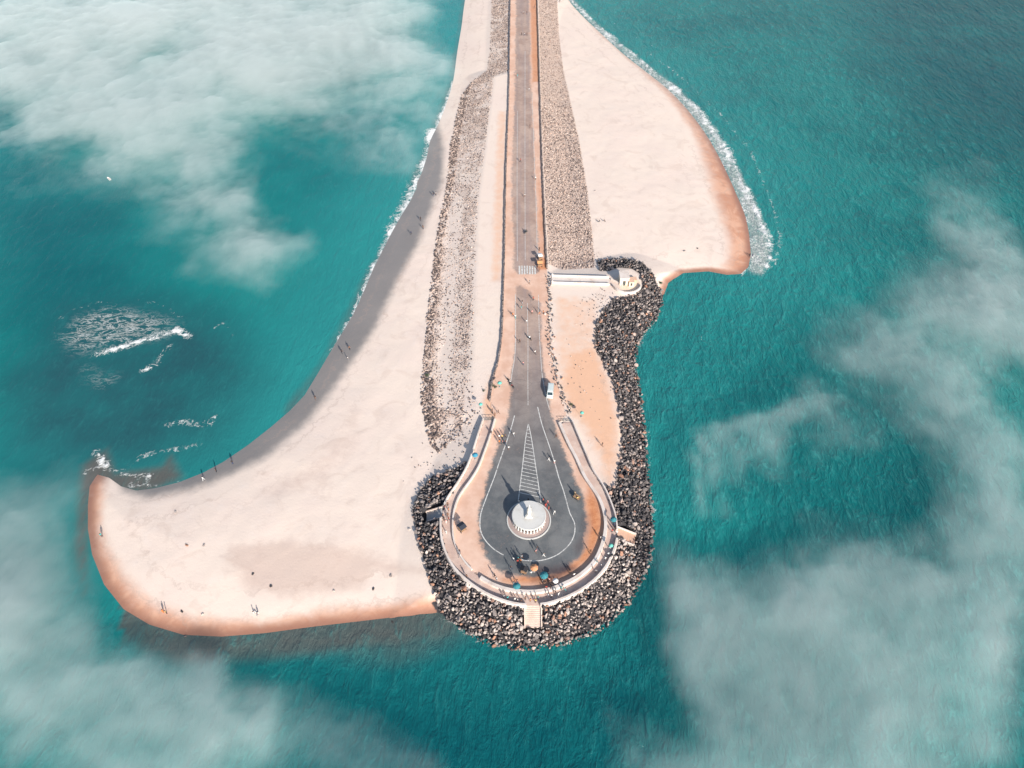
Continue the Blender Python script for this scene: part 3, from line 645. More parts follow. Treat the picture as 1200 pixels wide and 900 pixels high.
# ------------------------------------------------------------------ stairs and landings
def frame(px0, py0, z0, px1, py1, z1):
    a = Vector((*G(px0, py0, z0), z0)); b = Vector((*G(px1, py1, z1), z1)); return a, b
def stair(p0, p1, width, z0, z1, n, lab, mat, wallmat):
    a = Vector((*G(*p0, z0), 0)); b = Vector((*G(*p1, z1), 0)); d = b-a; L = d.length; rz = math.atan2(d.y, d.x)
    e = empty('stairway', a.x, a.y, 0, rz, lab, 'stairs')
    m = MB()
    for i in range(n):
        zt = z0-(z0-z1)*(i+.5)/n
        m.box((L*(i+.5)/n, 0, (zt-.6)/2), (L/n-.012, width, zt+.6))
    m.build('steps', mat, e)
    for s in (-1, 1):
        bm = MB(); w = .28; y0 = s*(width/2+.16)
        vs = [(-.1, -0.6), (-.1, z0+.35), (L+.2, z1+.45), (L+.2, -0.6)]
        fa = [bm.b.verts.new((x, y0-w/2, z)) for x, z in vs]; fb = [bm.b.verts.new((x, y0+w/2, z)) for x, z in vs]
        for i in range(4): bm.b.faces.new((fa[i], fa[(i+1) % 4], fb[(i+1) % 4], fb[i]))
        bm.b.faces.new(fa[::-1]); bm.b.faces.new(fb); bm.build('side_wall', wallmat, e)
    return e
stair((624.5, 708), (625, 735), 3.6, 3.24, 1.1, 11, 'pale concrete stairs running down through the front boulders to the sea', M_pink, M_pink)
M_orp = concrete('orange_stained_concrete', (.66, .44, .32), (.85, .75, .7), .35)
stair((723, 624.5), (744, 633), 3.0, 3.24, 1.3, 8, 'orange stained ramp of steps leaving the right side of the ring', M_orp, M_white)
stair((518.5, 600), (500, 606), 2.7, 3.24, 1.3, 8, 'shaded steps leaving the left side of the ring between white kerbs', M_grey, M_pink)  # shade on these steps is put into the colour by darker grey concrete

# ------------------------------------------------------------------ monument
gx, gy = G(619.7, 609.3, 3.22)
mon = empty('monument', gx, gy, 3.22, 0, 'round white colonnaded monument with a tall pillar in the turning circle', 'monument')
M_mwhite = concrete('monument_plaster', (.60, .59, .56), (.84, .82, .78), .3)
M_mfloor = concrete('monument_floor', (.42, .33, .30), (.8, .8, .8), .4)
k = MB(); N = 64
for (r0, r1, z0, z1) in ((5.35, 5.65, 0, .22),):
    rg = [[k.b.verts.new((rr*math.cos(2*math.pi*i/N), rr*math.sin(2*math.pi*i/N), zz)) for i in range(N)] for rr, zz in ((r1, z0), (r1, z1), (r0, z1), (r0, z0))]
    for j in range(4):
        for i in range(N): k.b.faces.new((rg[j][i], rg[j][(i+1) % N], rg[(j+1) % 4][(i+1) % N], rg[(j+1) % 4][i]))
k.build('kerb_ring', M_mwhite, mon)
MB().lathe([(5.33, .01), (5.33, .1), (4.4, .1), (4.4, .3), (0.0, .3)], 64).build('floor', M_mfloor, mon)
MB().lathe([(3.1, .302), (3.1, 2.0)], 48).build('core', M_grey, mon)
MB().lathe([(4.2, 2.0), (4.32, 2.05), (4.32, 2.35), (4.1, 2.42), (4.1, 2.38), (2.2, 2.40), (0, 2.42)], 64).build('roof', M_mwhite, mon)
c0 = MB().lathe([(.26, .3), (.26, .42), (.19, .5), (.17, 1.75), (.25, 1.9), (.25, 2.0)], 10).build('column', M_mwhite, mon)
for i in range(30):
    o = c0 if i == 0 else c0.copy()
    if i: COL.objects.link(o); o.parent = mon
    o.location = (4.02*math.cos(2*math.pi*i/30), 4.02*math.sin(2*math.pi*i/30), 0)
MB().box((0, 0, 2.62), (1.9, 1.9, .44)).box((0, 0, 2.98), (1.3, 1.3, .3)).build('plinth', M_mwhite, mon)
MB().lathe([(.55, 3.13), (.5, 3.4), (.62, 3.9), (.66, 4.6), (.5, 5.2), (.62, 5.5), (.3, 5.8), (.22, 6.5), (.06, 7.3)], 14).build('pillar', M_mwhite, mon, smooth=True)

# ------------------------------------------------------------------ causeway + lookout
M_cream = concrete('cream_plaster', (.78, .64, .50), (.9, .82, .75), .25)
a = np.array(G(646.5, 328, 3.2)); b = np.array(G(714, 330, 3.2)); rz = math.atan2(b[1]-a[1], b[0]-a[0]); L = float(np.linalg.norm(b-a))
cw = empty('causeway', a[0], a[1], 0, rz, 'straight pale concrete walkway with low side walls from the road to the lookout', 'walkway')
MB().box((L/2, 0, 2.4), (L, 3.2, 1.9)).build('deck', M_white, cw)
for s in (-1, 1): MB().box((L/2, s*1.78, 2.55), (L, .34, 2.9)).build('side_wall', M_white, cw)
for s in (-1, 1): MB().box((.2, s*1.78, 4.2), (.5, .5, .4)).build('end_block', M_white, cw)
c = G(734.5, 333.5, 3.2)
lk = empty('lookout', c[0], c[1], 0, 0, 'small cream lookout building on a round terrace among the boulders', 'lookout')
MB().lathe([(5.0, .8), (4.7, 3.2), (0, 3.2)], 40).build('terrace', M_cream, lk)
arc = np.array([[4.7*math.cos(x), 4.7*math.sin(x)] for x in np.linspace(R(190), R(350), 30)])
o = link('parapet', sweep(arc, [(.2, 3.0), (.2, 4.1), (-.25, 4.1), (-.35, 2.0), (.2, 2.0)]), M_white, lk)
MB().box((-1.0, 1.4, 4.7), (3.0, 3.6, 3.0)).build('hut', M_cream, lk)
MB().box((-1.0, 1.4, 6.28), (3.3, 3.9, .16)).build('roof', M_white, lk)
MB().box((1.35, .2, 4.15), (1.65, 2.6, 1.9)).build('annex', M_cream, lk)
MB().box((1.35, .2, 5.17), (1.8, 2.75, .12)).build('annex_roof', M_orp, lk)
MB().box((1.35, -1.13, 4.2), (.6, .06, 1.1)).build('window', M_dkmetal, lk)
MB().box((-1.0, -.43, 4.15), (.9, .06, 1.9)).build('door', M_dkmetal, lk)
MB().box((2.9, 1.9, 3.75), (1.0, 1.8, 1.1)).build('store_box', M_orp, lk)
a = np.array(G(713, 330.5, 3.2)); b = np.array(G(727, 337.5, 3.2)); rz = math.atan2(b[1]-a[1], b[0]-a[0]); L = float(np.linalg.norm(b-a))
rp = empty('access_ramp', a[0], a[1], 0, rz, 'short sloping ramp joining the walkway to the lookout terrace', 'ramp')
MB().box((L/2, 0, 2.42), (L, 2.6, 1.62)).build('deck', M_pink, rp)
MB().box((L/2, 1.42, 2.75), (L, .24, 2.3)).build('kerb', M_white, rp)
# ------------------------------------------------------------------ people
SKEL = {}
def body_mesh(pose):
    J = dict(pel=(0, 0, .94), sp=(0, 0, 1.14), ch=(0, 0, 1.34), nk=(0, 0, 1.48), hd=(0, .015, 1.6), tp=(0, .01, 1.70))
    for s, n in ((1, 'r'), (-1, 'l')):
        J['sh'+n] = (s*.17, 0, 1.41); J['el'+n] = (s*.23, -.02, 1.14); J['wr'+n] = (s*.24, .06, .90); J['ha'+n] = (s*.235, .09, .79)
        J['hp'+n] = (s*.09, 0, .88); J['kn'+n] = (s*.10, .02, .49); J['an'+n] = (s*.10, -.02, .09); J['to'+n] = (s*.11, .14, .04)
    if pose == 'walk':
        J['knr'] = (.10, .20, .52); J['anr'] = (.10, .30, .11); J['tor'] = (.11, .46, .06); J['knl'] = (-.10, -.04, .50); J['anl'] = (-.10, -.30, .16); J['tol'] = (-.10, -.18, .04)
        J['elr'] = (.22, -.14, 1.16); J['wrr'] = (.2, -.12, .93); J['har'] = (.2, -.08, .83); J['ell'] = (-.22, .10, 1.16); J['wrl'] = (-.19, .28, 1.0); J['hal'] = (-.18, .36, .95)
    if pose == 'point':
        J['elr'] = (.38, .14, 1.36); J['wrr'] = (.5, .34, 1.42); J['har'] = (.54, .42, 1.46)
    if pose == 'sit':
        for k in ('pel', 'sp', 'ch', 'nk', 'hd', 'tp'): x, y, z = J[k]; J[k] = (x, y-.05, z-.46)
        for n in 'rl':
            for k in ('sh', 'el', 'wr', 'ha', 'hp'): x, y, z = J[k+n]; J[k+n] = (x, y-.05+(.18 if k in ('wr', 'ha') else 0), z-.46+(.16 if k in ('wr', 'ha') else 0))
            x = J['kn'+n][0]; J['kn'+n] = (x*1.2, .38, .48); J['an'+n] = (x*1.2, .38, .08); J['to'+n] = (x*1.2, .53, .04)
    if pose == 'ride':
        for k in ('pel', 'sp', 'ch', 'nk', 'hd', 'tp'): x, y, z = J[k]; J[k] = (x, y-.1+max(0, z-.94)*.25, z-.12)
        for n, s in (('r', 1), ('l', -1)):
            J['sh'+n] = (s*.17, .02, 1.29); J['el'+n] = (s*.27, .22, 1.1); J['wr'+n] = (s*.28, .45, 1.05); J['ha'+n] = (s*.28, .54, 1.04)
            J['hp'+n] = (s*.1, -.08, .78); J['kn'+n] = (s*.2, .3, .68); J['an'+n] = (s*.2, .15, .3); J['to'+n] = (s*.2, .3, .26)
    rad = dict(pel=.135, sp=.115, ch=.145, nk=.055, hd=.098, tp=.07, sh=.062, el=.044, wr=.03, ha=.038, hp=.085, kn=.06, an=.042, to=.036)
    E = [('pel', 'sp', 1), ('sp', 'ch', 1), ('ch', 'nk', 1), ('nk', 'hd', 0), ('hd', 'tp', 0)]
    for n in 'rl': E += [('ch', 'sh'+n, 1), ('sh'+n, 'el'+n, 1), ('el'+n, 'wr'+n, 0), ('wr'+n, 'ha'+n, 0), ('pel', 'hp'+n, 2), ('hp'+n, 'kn'+n, 2), ('kn'+n, 'an'+n, 2), ('an'+n, 'to'+n, 2)]
    names = list(J); me = bpy.data.meshes.new('p'); me.from_pydata([J[k] for k in names], [(names.index(a), names.index(b)) for a, b, _ in E], [])
    o = bpy.data.objects.new('tmp', me); COL.objects.link(o)
    md = o.modifiers.new('s', 'SKIN'); md.use_smooth_shade = True
    if not me.skin_vertices: me.skin_vertices.new()
    for i, k in enumerate(names):
        rr = rad.get(k, rad.get(k[:2])); sv = me.skin_vertices[0].data[i]; sv.radius = (rr*(1.12 if k in ('pel', 'ch') else 1), rr*(.8 if k in ('pel', 'ch', 'sp') else 1)); sv.use_root = (k == 'pel')
    ms = o.modifiers.new('d', 'SUBSURF'); ms.levels = 1; ms.render_levels = 1
    dg = bpy.context.evaluated_depsgraph_get(); new = bpy.data.meshes.new_from_object(o.evaluated_get(dg)); new.name = 'person_'+pose
    bpy.data.objects.remove(o)
    segs = [(Vector(J[a]), Vector(J[b]), c) for a, b, c in E]
    new.materials.clear()
    for _ in range(3): new.materials.append(None)
    for p in new.polygons:
        c = p.center; best = 9; bi = 0
        for a, b, cl in segs:
            d = b-a; tt = max(0, min(1, (c-a).dot(d)/d.length_squared)); ds = (c-a-d*tt).length
            if ds < best: best, bi = ds, cl
        p.material_index = bi; p.use_smooth = True
    h = Vector(J['hd']); k = MB(); bmesh.ops.create_uvsphere(k.b, u_segments=10, v_segments=7, radius=.112)
    for v in list(k.b.verts):
        if v.co.z < -.03 and v.co.y > -.02: v.co *= .8
        v.co = Vector((v.co.x*.95, v.co.y*1.05-.015, v.co.z))+h+Vector((0, 0, .045))
    for f in k.b.faces: f.smooth = True
    hm = bpy.data.meshes.new('hair'); k.b.to_mesh(hm); k.b.free()
    return new, hm
POSES = {p: body_mesh(p) for p in ('stand', 'walk', 'point', 'sit', 'ride')}
CL = {k: simple('cloth_'+k, v, .85, .12, 3) for k, v in dict(white=(.78, .78, .76), black=(.025, .025, .03), red=(.42, .06, .05), orange=(.65, .22, .07), teal=(.04, .32, .33), grey=(.25, .26, .28), brown=(.17, .09, .06), pink=(.62, .32, .30), yellow=(.66, .48, .16), navy=(.03, .05, .11), khaki=(.34, .27, .19)).items()}
M_skin = simple('skin', (.30, .16, .10), .6, .1); M_hair = simple('hair_black', (.015, .012, .01), .6, .2)
def ground_z(x, y):
    pt = np.array([[x]]), np.array([[y]])
    if inside(pt[0], pt[1], PROM)[0, 0]: return 3.24
    if inside(pt[0], pt[1], ROAD)[0, 0]: return 3.22
    return float(land_h(pt[0], pt[1])[0][0, 0])
def person(px, py, pose, top, bot, where, z=None, rot=None, xyz=None, sc=None):
    if xyz is None:
        zz = 3.22 if z is None else z; x, y = G(px, py, zz)
        if z is None:
            for _ in range(2): zz = ground_z(x, y); x, y = G(px, py, zz)
        else: zz = z
    else: x, y, zz = xyz
    body, hair = POSES[pose]
    verb = dict(stand='standing', walk='walking', point='gesturing', sit='sitting', ride='riding')[pose]
    o = bpy.data.objects.new('person', body); COL.objects.link(o); o.location = (x, y, zz); o.rotation_euler = (0, 0, random.uniform(0, 6.28) if rot is None else rot)
    s = (random.uniform(.96, 1.06) if sc is None else sc); o.scale = (s*1.06, s*1.06, s)
    for i, m in enumerate((M_skin, CL[top], CL[bot])): o.material_slots[i].link = 'OBJECT'; o.material_slots[i].material = m
    h = bpy.data.objects.new('hair', hair); COL.objects.link(h); h.parent = o
    if not hair.materials: hair.materials.append(M_hair)
    lab = f'person in {top} top and {bot} trousers {verb} {where}'
    for alt in (f'person in {top} and {bot} clothes {verb} {where}', f'person in {top} top {verb} {where}', f'person in {top} {verb} {where}', f'person in {top} {where}', f'person {where}'):
        if len(lab.split()) > 16: lab = alt
    tag(o, lab, 'person'); return o
PPL = [
 (612,356,'walk','black','grey','below the pale sand patch, left of the road centre'),(625,352,'stand','red','black','on the pale sand patch below the crossing'),(609,402,'walk','brown','black','in the left lane beside the teal motorbike'),(627,415,'walk','white','black','in the right lane between the motorbike and the van'),(613,428,'stand','pink','navy','in the left lane above the three parked motorbikes'),(620.5,333,'walk','grey','brown','just below the crossing stripes'),(610,190,'walk','red','black','in the left lane far above the crossing'),(621,150,'stand','black','brown','in the right lane far above the crossing'),
 # bottom of the turning circle
 (582,680,'stand','white','grey','alone at the left tip of the orange sand'),(579.5,676,'walk','black','black','just left of the tip of the orange sand'),
 (601.5,657,'stand','white','navy','first from the left in the cluster on the lower ring line'),(607,656,'stand','teal','black','behind the cluster at the break in the ring line'),(611.5,654,'walk','white','brown','at the right rim of the cluster near the ring line end'),
 (606.5,660,'stand','red','black','nearest the viewer in the cluster at the ring line break'),(610,659,'point','orange','brown','next to the red top in the cluster at the ring line break'),
 (598.5,667,'walk','black','navy','alone left below the cluster at the ring line break'),
 (628,648,'walk','pink','brown','directly below the monument'),(629.5,644,'stand','black','navy','close under the monument kerb'),(637,652,'walk','white','white','right of two walkers below the monument'),
 (617.5,671,'stand','teal','grey','left of the orange parasol'),(614.5,670,'stand','black','black','two steps left of the orange parasol'),(622.5,672,'sit','white','white','under the left edge of the orange parasol'),
 (602,685,'stand','white','grey','behind the small teal parasol at the low wall'),(606,683,'walk','pink','navy','behind and right of the small teal parasol at the low wall'),
 (643.5,681,'stand','pink','black','just right of the big teal parasol'),(640,690,'stand','red','black','against the low wall below the big teal parasol'),(646,687,'walk','black','black','in the dark crowd right of the big teal parasol'),
 (648.5,684,'stand','navy','black','between the big teal parasol and the white parasol'),(645,691,'stand','brown','navy','at the low wall below the white parasol'),(636,682,'sit','grey','black','in the shade below the big teal parasol'),
 (667.5,672,'stand','brown','black','on the orange sand right of the white parasol'),(672.5,675.5,'stand','white','navy','at the low wall on the right of the orange sand'),
 (703.5,632,'stand','white','brown','inside the low wall facing the right landing'),
 (692,648,'walk','brown','brown','inside the low wall below the right landing'),
 # promenade, bottom and right
 (642,699,'walk','white','navy','on the promenade just right of the front stairs'),(646,700,'stand','white','black','second on the promenade right of the front stairs'),(650.5,697,'stand','black','black','third on the promenade right of the front stairs'),
 (654.5,698,'walk','white','white','fourth on the promenade right of the front stairs'),(649,693,'stand','white','brown','leaning at the low wall right of the front stairs'),(657.5,691,'stand','teal','black','at the low wall between the stairs and the right parapet bend'),(662,692,'walk','grey','teal','rightmost of the promenade crowd near the front stairs'),
 (603.5,704,'stand','white','grey','by the parapet left of the front stairs'),(606.5,704.5,'stand','white','black','second by the parapet left of the front stairs'),(611,705,'walk','black','brown','third by the parapet left of the front stairs'),(595,702.5,'stand','teal','black','leaning on the parapet well left of the front stairs'),(590.5,700.5,'walk','grey','black','on the promenade at the lower left bend'),
 (615.5,703,'stand','brown','black','at the left side of the stair head'),(621.5,705,'stand','orange','brown','in the middle of the stair head'),(626,703,'walk','white','red','stepping on to the stair head'),(627.5,706,'stand','yellow','brown','at the right side of the stair head'),(630.5,702,'stand','teal','navy','behind the right side of the stair head'),
 (699,660,'walk','teal','white','on the promenade along the lower right parapet'),(709,656,'stand','white','white','by the lower right parapet'),(712.5,651,'stand','white','grey','by the parapet above the lower right bend'),(704,664,'stand','white','navy','leaning on the parapet at the lower right bend'),(698,671,'stand','grey','black','by the parapet on the lower right, farthest from the landing'),(714,643,'walk','teal','white','on the promenade below the right landing'),
 (717,624,'stand','red','black','beside the right landing, left of the others'),(720,622,'stand','black','black','in the opening to the right landing'),(722.5,626,'stand','white','grey','on the top step of the right landing'),(719.5,617,'walk','navy','black','behind the teal parasol at the right landing'),
 # left promenade
 (521.5,596,'stand','red','navy','by the opening to the left steps'),(526,599,'point','orange','brown','right of the opening to the left steps'),(525,593,'stand','brown','black','uppermost of the group by the left steps'),(519.5,606,'stand','orange','black','on the parapet corner by the left steps'),
 (525,605,'walk','brown','brown','lower right in the group by the left steps'),(520.5,610,'stand','black','brown','below the group by the left steps'),(526,610,'walk','red','black','lowest right in the group by the left steps'),(523,613,'stand','pink','white','just under the group by the left steps'),(523,625,'stand','white','white','alone on the left promenade'),
 (538.8,648,'stand','black','navy','behind the white top at the lower left low wall'),(539.5,653,'walk','white','grey','at the lower left low wall'),(547,677,'walk','brown','black','alone at the lower left parapet'),
 # upper left group
 (575.7,509,'stand','black','black','leaning on the upper left low wall'),(585,514,'walk','white','brown','upper left in the family by the upper left low wall'),(588.5,514,'stand','yellow','black','upper middle in the family by the upper left low wall'),(592,513,'walk','brown','black','upper right in the family by the upper left low wall'),
 (585.3,520,'stand','orange','brown','lower left in the family by the upper left low wall'),(589,520,'walk','pink','black','lower middle in the family by the upper left low wall'),(592.5,520,'stand','brown','navy','lower right in the family by the upper left low wall'),
 (596,527,'walk','white','brown','on the left ring line below the family'),(602,511,'walk','white','grey','on the asphalt right of the family'),
 (576.5,484,'stand','brown','black','behind the left gate, on the left'),(580,488,'stand','brown','brown','behind the left gate, in the middle'),(584,485,'walk','black','brown','behind the left gate, on the right'),
 # around the monument
 (608,590,'stand','white','grey','at the upper left of the monument kerb'),(614.5,590,'stand','white','black','behind the monument, left of its pillar'),(619,588.5,'stand','black','navy','behind the monument, in line with its pillar'),
 (636.5,588,'stand','red','brown','at the upper right of the monument, leftmost of the red group'),(641.7,590,'walk','pink','red','at the upper right of the monument, in a pale top'),(639.5,594,'stand','red','red','at the upper right of the monument, in the middle of the red group'),(643,597,'stand','brown','red','at the upper right of the monument, lowest of the red group'),
 (649.6,602,'walk','white','white','right of the monument in pale clothes'),
 (643,540,'walk','white','white','left of a pair on the asphalt right of the hatched wedge'),(649.5,543,'stand','white','pink','right of a pair on the right ring line'),(651.5,513,'walk','brown','brown','on the pink shoulder right of the ring line start'),(705.5,523,'walk','black','brown','on the orange sand right of the ring'),
 (676.5,586,'stand','yellow','khaki','beside the low cart on the right of the asphalt'),(673.5,580,'stand','khaki','yellow','behind the low cart on the right of the asphalt'),
 # road
 (617,379,'walk','white','grey','in the middle of the road below the crossing'),(604,373,'stand','white','teal','on the left road edge below the crossing'),(601,371,'walk','orange','brown','on the left shoulder below the crossing'),(611,363,'walk','teal','grey','just below the pale sand on the road'),
 (623.5,368,'stand','pink','brown','left of three at the right road edge'),(632,368.5,'walk','brown','orange','middle of three at the right road edge'),(636.5,368,'stand','orange','brown','right of three at the right road edge'),
 (632,294,'stand','black','black','right of the road just above the white cart'),(632,318.5,'walk','brown','brown','at the right end of the crossing stripes'),(627.5,211,'walk','white','black','on the right lane line far up the road'),(614.8,231,'walk','white','brown','on the centre line far up the road'),
 (611,42,'walk','black','black','left of three far up the road'),(614.5,42,'walk','white','navy','middle of three far up the road'),(617.5,42,'walk','brown','black','right of three far up the road'),(617.5,17,'stand','black','navy','at the top of the road by the orange shoulder'),(613.5,16.5,'walk','grey','brown','at the top of the road, left of the other'),
 (606.5,91,'stand','teal','grey','on the left road edge far up the road'),(620,107,'walk','white','grey','below the end of the orange shoulder'),(626,10,'stand','navy','black','on the orange shoulder at the top of the picture'),
 (504,671,'sit','orange','orange','on the left boulders by the beach',1.5),
]
for q in PPL: person(*q[:6], z=(q[6] if len(q) > 6 else None))
BEACH = [(401,414,'walk','black','black','on the grey wet sand, left of three by the left shore'),
 (410,410,'stand','brown','black','on the grey wet sand, upper of three by the left shore'),
 (408,422,'stand','white','grey','on the grey wet sand, lowest of three by the left shore'),
 (508,230,'walk','black','navy','left one by the upper left rubble edge on the wet sand'),
 (511,229,'stand','grey','black','right one by the upper left rubble edge on the wet sand'),
 (493,258.5,'walk','black','black','on the wet sand where the shore bends, upper one'),
 (482,275,'walk','navy','black','on the wet sand where the shore bends, lower one'),
 (496,268.5,'stand','brown','black','on the dry sand edge below the rubble bend'),
 (515,143,'stand','brown','black','at the waterline near the top of the left beach'),
 (370,468,'walk','black','brown','on the wet sand at the lower bend of the left shore'),
 (273,544,'stand','black','navy','right of a pair on the wet sand of the long spit'),
 (254,553,'stand','black','black','left of a pair on the wet sand of the long spit'),
 (239,563,'walk','white','white','near the water at the inner side of the spit'),
 (120,629,'stand','teal','black','on the rusty rim of the spit end'),
 (192,718,'stand','orange','orange','at the lower left rim of the spit'),
 (195.5,719,'stand','yellow','black','right beside the orange top at the lower left rim'),
 (298,719,'sit','white','white','left of a pale pair above the bottom rim'),
 (303,720,'sit','white','grey','right of a pale pair above the bottom rim'),
 (878,301,'walk','black','black','left of a pair in the wash at the right beach tip'),
 (881,302,'walk','navy','black','right of a pair in the wash at the right beach tip'),
 (702,261,'sit','black','grey','left of a pair on the dry right beach'),
 (708,260,'sit','brown','black','right of a pair on the dry right beach'),
 (656,3,'stand','black','black','on the right beach at the top of the picture')]
SPECKS = [(205, 599, 'on the inner plain of the spit'), (219, 639, 'left of two in the middle of the spit'), (239, 639, 'right of two in the middle of the spit'), (317, 686, 'left of the damp patch on the spit'), (391, 691, 'below the damp patch on the spit'), (458, 674, 'at the right end of the damp patch'), (437, 689, 'below the right end of the damp patch'), (296, 672, 'at the left end of the damp patch'), (212, 715, 'on the sand near the lower left rim'), (236, 718, 'on the sand above the bottom rim of the spit'), (215, 743, 'at the bottom edge of the spit'), (459, 726, 'at the water edge near the boulders'), (480, 621, 'on the sand left of the left steps'), (817.5, 290, 'near the corner of the right beach'), (802, 293, 'left of the corner of the right beach'), (697, 224, 'by the rubble edge on the right beach')]
for (px, py, wh) in SPECKS:
    x, y = G(px, py, 1.3); o = link('beach_stone', small[int(r.integers(0, 8))]); sc_ = r.uniform(.4, .6); o.location = (x, y, ground_z(x, y)+.08); o.scale = (sc_, sc_*.8, sc_*.6); o.rotation_euler[2] = r.uniform(0, 3)
    tag(o, 'small dark stone lying '+wh, 'stone')
for q in BEACH: person(*q)

# ------------------------------------------------------------------ parasols, stalls, carts
def parasol(px, py, zc, rad, mat, lab, ring=None):
    x, y = G(px, py, 3.24+zc); e = empty('parasol', x, y, 3.24, random.random(), lab, 'parasol', None)
    m = MB().lathe([(rad, zc-.05), (rad*.97, zc), (rad*.6, zc+.24), (rad*.2, zc+.42), (0, zc+.46)], 8); m.build('canopy', mat, e)
    MB().tube((0, 0, 0), (0, 0, zc+.5), .03).build('pole', M_dkmetal, e)
    m = MB()
    for i in range(8):
        a = 2*math.pi*i/8; m.tube((0, 0, zc+.38), (rad*.93*math.cos(a), rad*.93*math.sin(a), zc-.07), .012, n=4)
    m.build('ribs', M_dkmetal, e); MB().lathe([(.25, 0), (.25, .08), (.05, .1)], 12).build('base', M_grey, e)
P_teal = simple('teal_canvas', (.04, .20, .23), .8, .25, 3); P_or = simple('orange_canvas', (.58, .27, .14), .8, .2, 3); P_wh = simple('white_canvas', (.82, .78, .74), .8, .1, 3); P_bl = simple('blue_canvas', (.05, .25, .36), .8, .3, 3); P_gr = simple('sea_green_canvas', (.12, .42, .36), .8, .3, 3)
parasol(637.5, 674, 2.1, 1.05, P_teal, 'larger teal parasol in the crowd at the bottom of the turning circle')
parasol(605.5, 686.5, 2.0, .95, P_teal, 'small teal parasol against the low wall at the lower left')
parasol(626, 665, 2.1, 1.0, P_or, 'orange parasol between the monument and the front stairs')
parasol(651, 680.5, 2.0, .7, P_wh, 'white parasol right of the crowd near the orange sand')
parasol(719, 608.5, 2.0, .85, P_teal, 'teal parasol on the promenade by the right landing')
parasol(556.6, 533, 2.0, .85, P_bl, 'blue parasol against the upper left parapet')
parasol(716, 639, 2.0, .6, P_gr, 'small pale green parasol below the right landing')
parasol(563.3, 473.5, 2.0, .6, P_gr, 'small sea green parasol on the sand above the left gate')
parasol(585.5, 448.5, 2.0, .7, P_gr, 'sea green parasol on the shoulder left of the motorbikes')
parasol(682, 483.5, 1.9, .6, P_gr, 'small sea green parasol on the orange sand right of the right gate')
M_tarp = simple('orange_tarp', (.66, .33, .15), .8, .2, 2); M_wood = simple('weathered_wood', (.32, .2, .12), .8, .3, 3); M_tyre = simple('tyre_rubber', (.02, .02, .022), .8, .2); M_rim = simple('rim_metal', (.45, .45, .46), .35, .1, metal=.7)
def cart(px, py, rz, top, lab, w=1.5, l=2.4, roof=True, name='vendor_cart'):
    x, y = G(px, py, 3.24); e = empty(name, x, y, 3.23, rz, lab, 'cart')
    MB().box((0, 0, .75), (w, l, .12)).box((0, 0, .95), (w*.9, l*.85, .3)).build('tray', M_wood, e)
    for sx in (-1, 1):
        for sy in (-1, 1):
            wv_ = MB().torus((sx*w*.5, sy*l*.3, .33), .28, .05, (1, 0, 0)).build('wheel', M_tyre, e)
            MB().tube((sx*w*.5-.04, sy*l*.3, .33), (sx*w*.5+.04, sy*l*.3, .33), .2).build('rim', M_rim, wv_)
    if roof:
        for sx in (-1, 1):
            for sy in (-1, 1): MB().tube((sx*w*.45, sy*l*.42, .8), (sx*w*.45, sy*l*.42, 2.0), .03).build('post', M_dkmetal, e)
        m = MB(); a = w*.62; b = l*.6
        m.prism([(-b, 1.95), (0, 2.25), (b, 1.95), (b, 2.0), (0, 2.32), (-b, 2.0)], -a, a); m.build('awning', top, e)
    else:
        MB().tube((-w*.4, -l*.55, .9), (w*.4, -l*.55, .9), .03).build('handle', M_dkmetal, e)
cart(632.5, 312, .1, M_tarp, 'orange roofed vendor cart at the right end of the crossing', 1.5, 1.7)
cart(632.6, 304, .3, P_wh, 'white roofed vendor cart just above the crossing', 1.2, 1.6)
cart(541.5, 621, .7, simple('dark_tarp', (.04, .045, .06), .8, .2), 'dark roofed cart alone on the left pink shoulder', 1.5, 1.7)
cart(675.8, 584, .9, P_wh, 'low open wooden cart on the right rim of the asphalt', 1.1, 1.8, False)
cart(614, 671, 1.2, simple('black_tarp', (.03, .03, .035), .8, .2), 'black roofed cart left of the orange parasol', 1.1, 1.5)
# ------------------------------------------------------------------ vehicles
def wheel(parent, x, y, r_, w=.2):
    o = MB().torus((x, y, r_), r_*.78, r_*.24, (1, 0, 0), 20, 8).build('wheel', M_tyre, parent); s = 1 if x > 0 else -1
    MB().tube((x-w*.3, y, r_), (x+w*.3, y, r_), r_*.6, n=14).build('rim', M_rim, o)
M_carw = simple('white_car_paint', (.58, .64, .62), .3, .03, 1, .5); M_glass = simple('dark_window_glass', (.03, .05, .06), .1, .1, 1, .6); M_lamp = simple('lamp_lens', (.8, .78, .7), .2, .1); M_red = simple('tail_lens', (.35, .02, .02), .3, .1)
x, y = G(644.8, 460.5, 3.24)
van = empty('parked_van', x, y, 3.225, math.pi+R(-6), 'white van parked on the right edge of the road above the turning circle', 'van')
prof = [(-2.45, .45), (-2.5, .95), (-2.42, 1.75), (-2.2, 1.95), (.95, 1.98), (1.25, 1.88), (1.95, 1.15), (2.45, 1.0), (2.55, .75), (2.5, .42)]
m = MB().prism(prof, -.93, .93)
for v in m.b.verts:
    if v.co.z > 1.3: v.co.x *= .9
m.build('body', M_carw, van, bevel=.05)
def quad(n, pts, mat, par):
    b = MB(); a = [b.b.verts.new(p) for p in pts]; c_ = Vector((0, 0, 0)); nn = (a[1].co-a[0].co).cross(a[2].co-a[0].co).normalized()*.02
    d = [b.b.verts.new(v.co+nn) for v in a]; k = len(a)
    for i in range(k): b.b.faces.new((a[i], a[(i+1) % k], d[(i+1) % k], d[i]))
    b.b.faces.new(a[::-1]); b.b.faces.new(d); return b.build(n, mat, par)
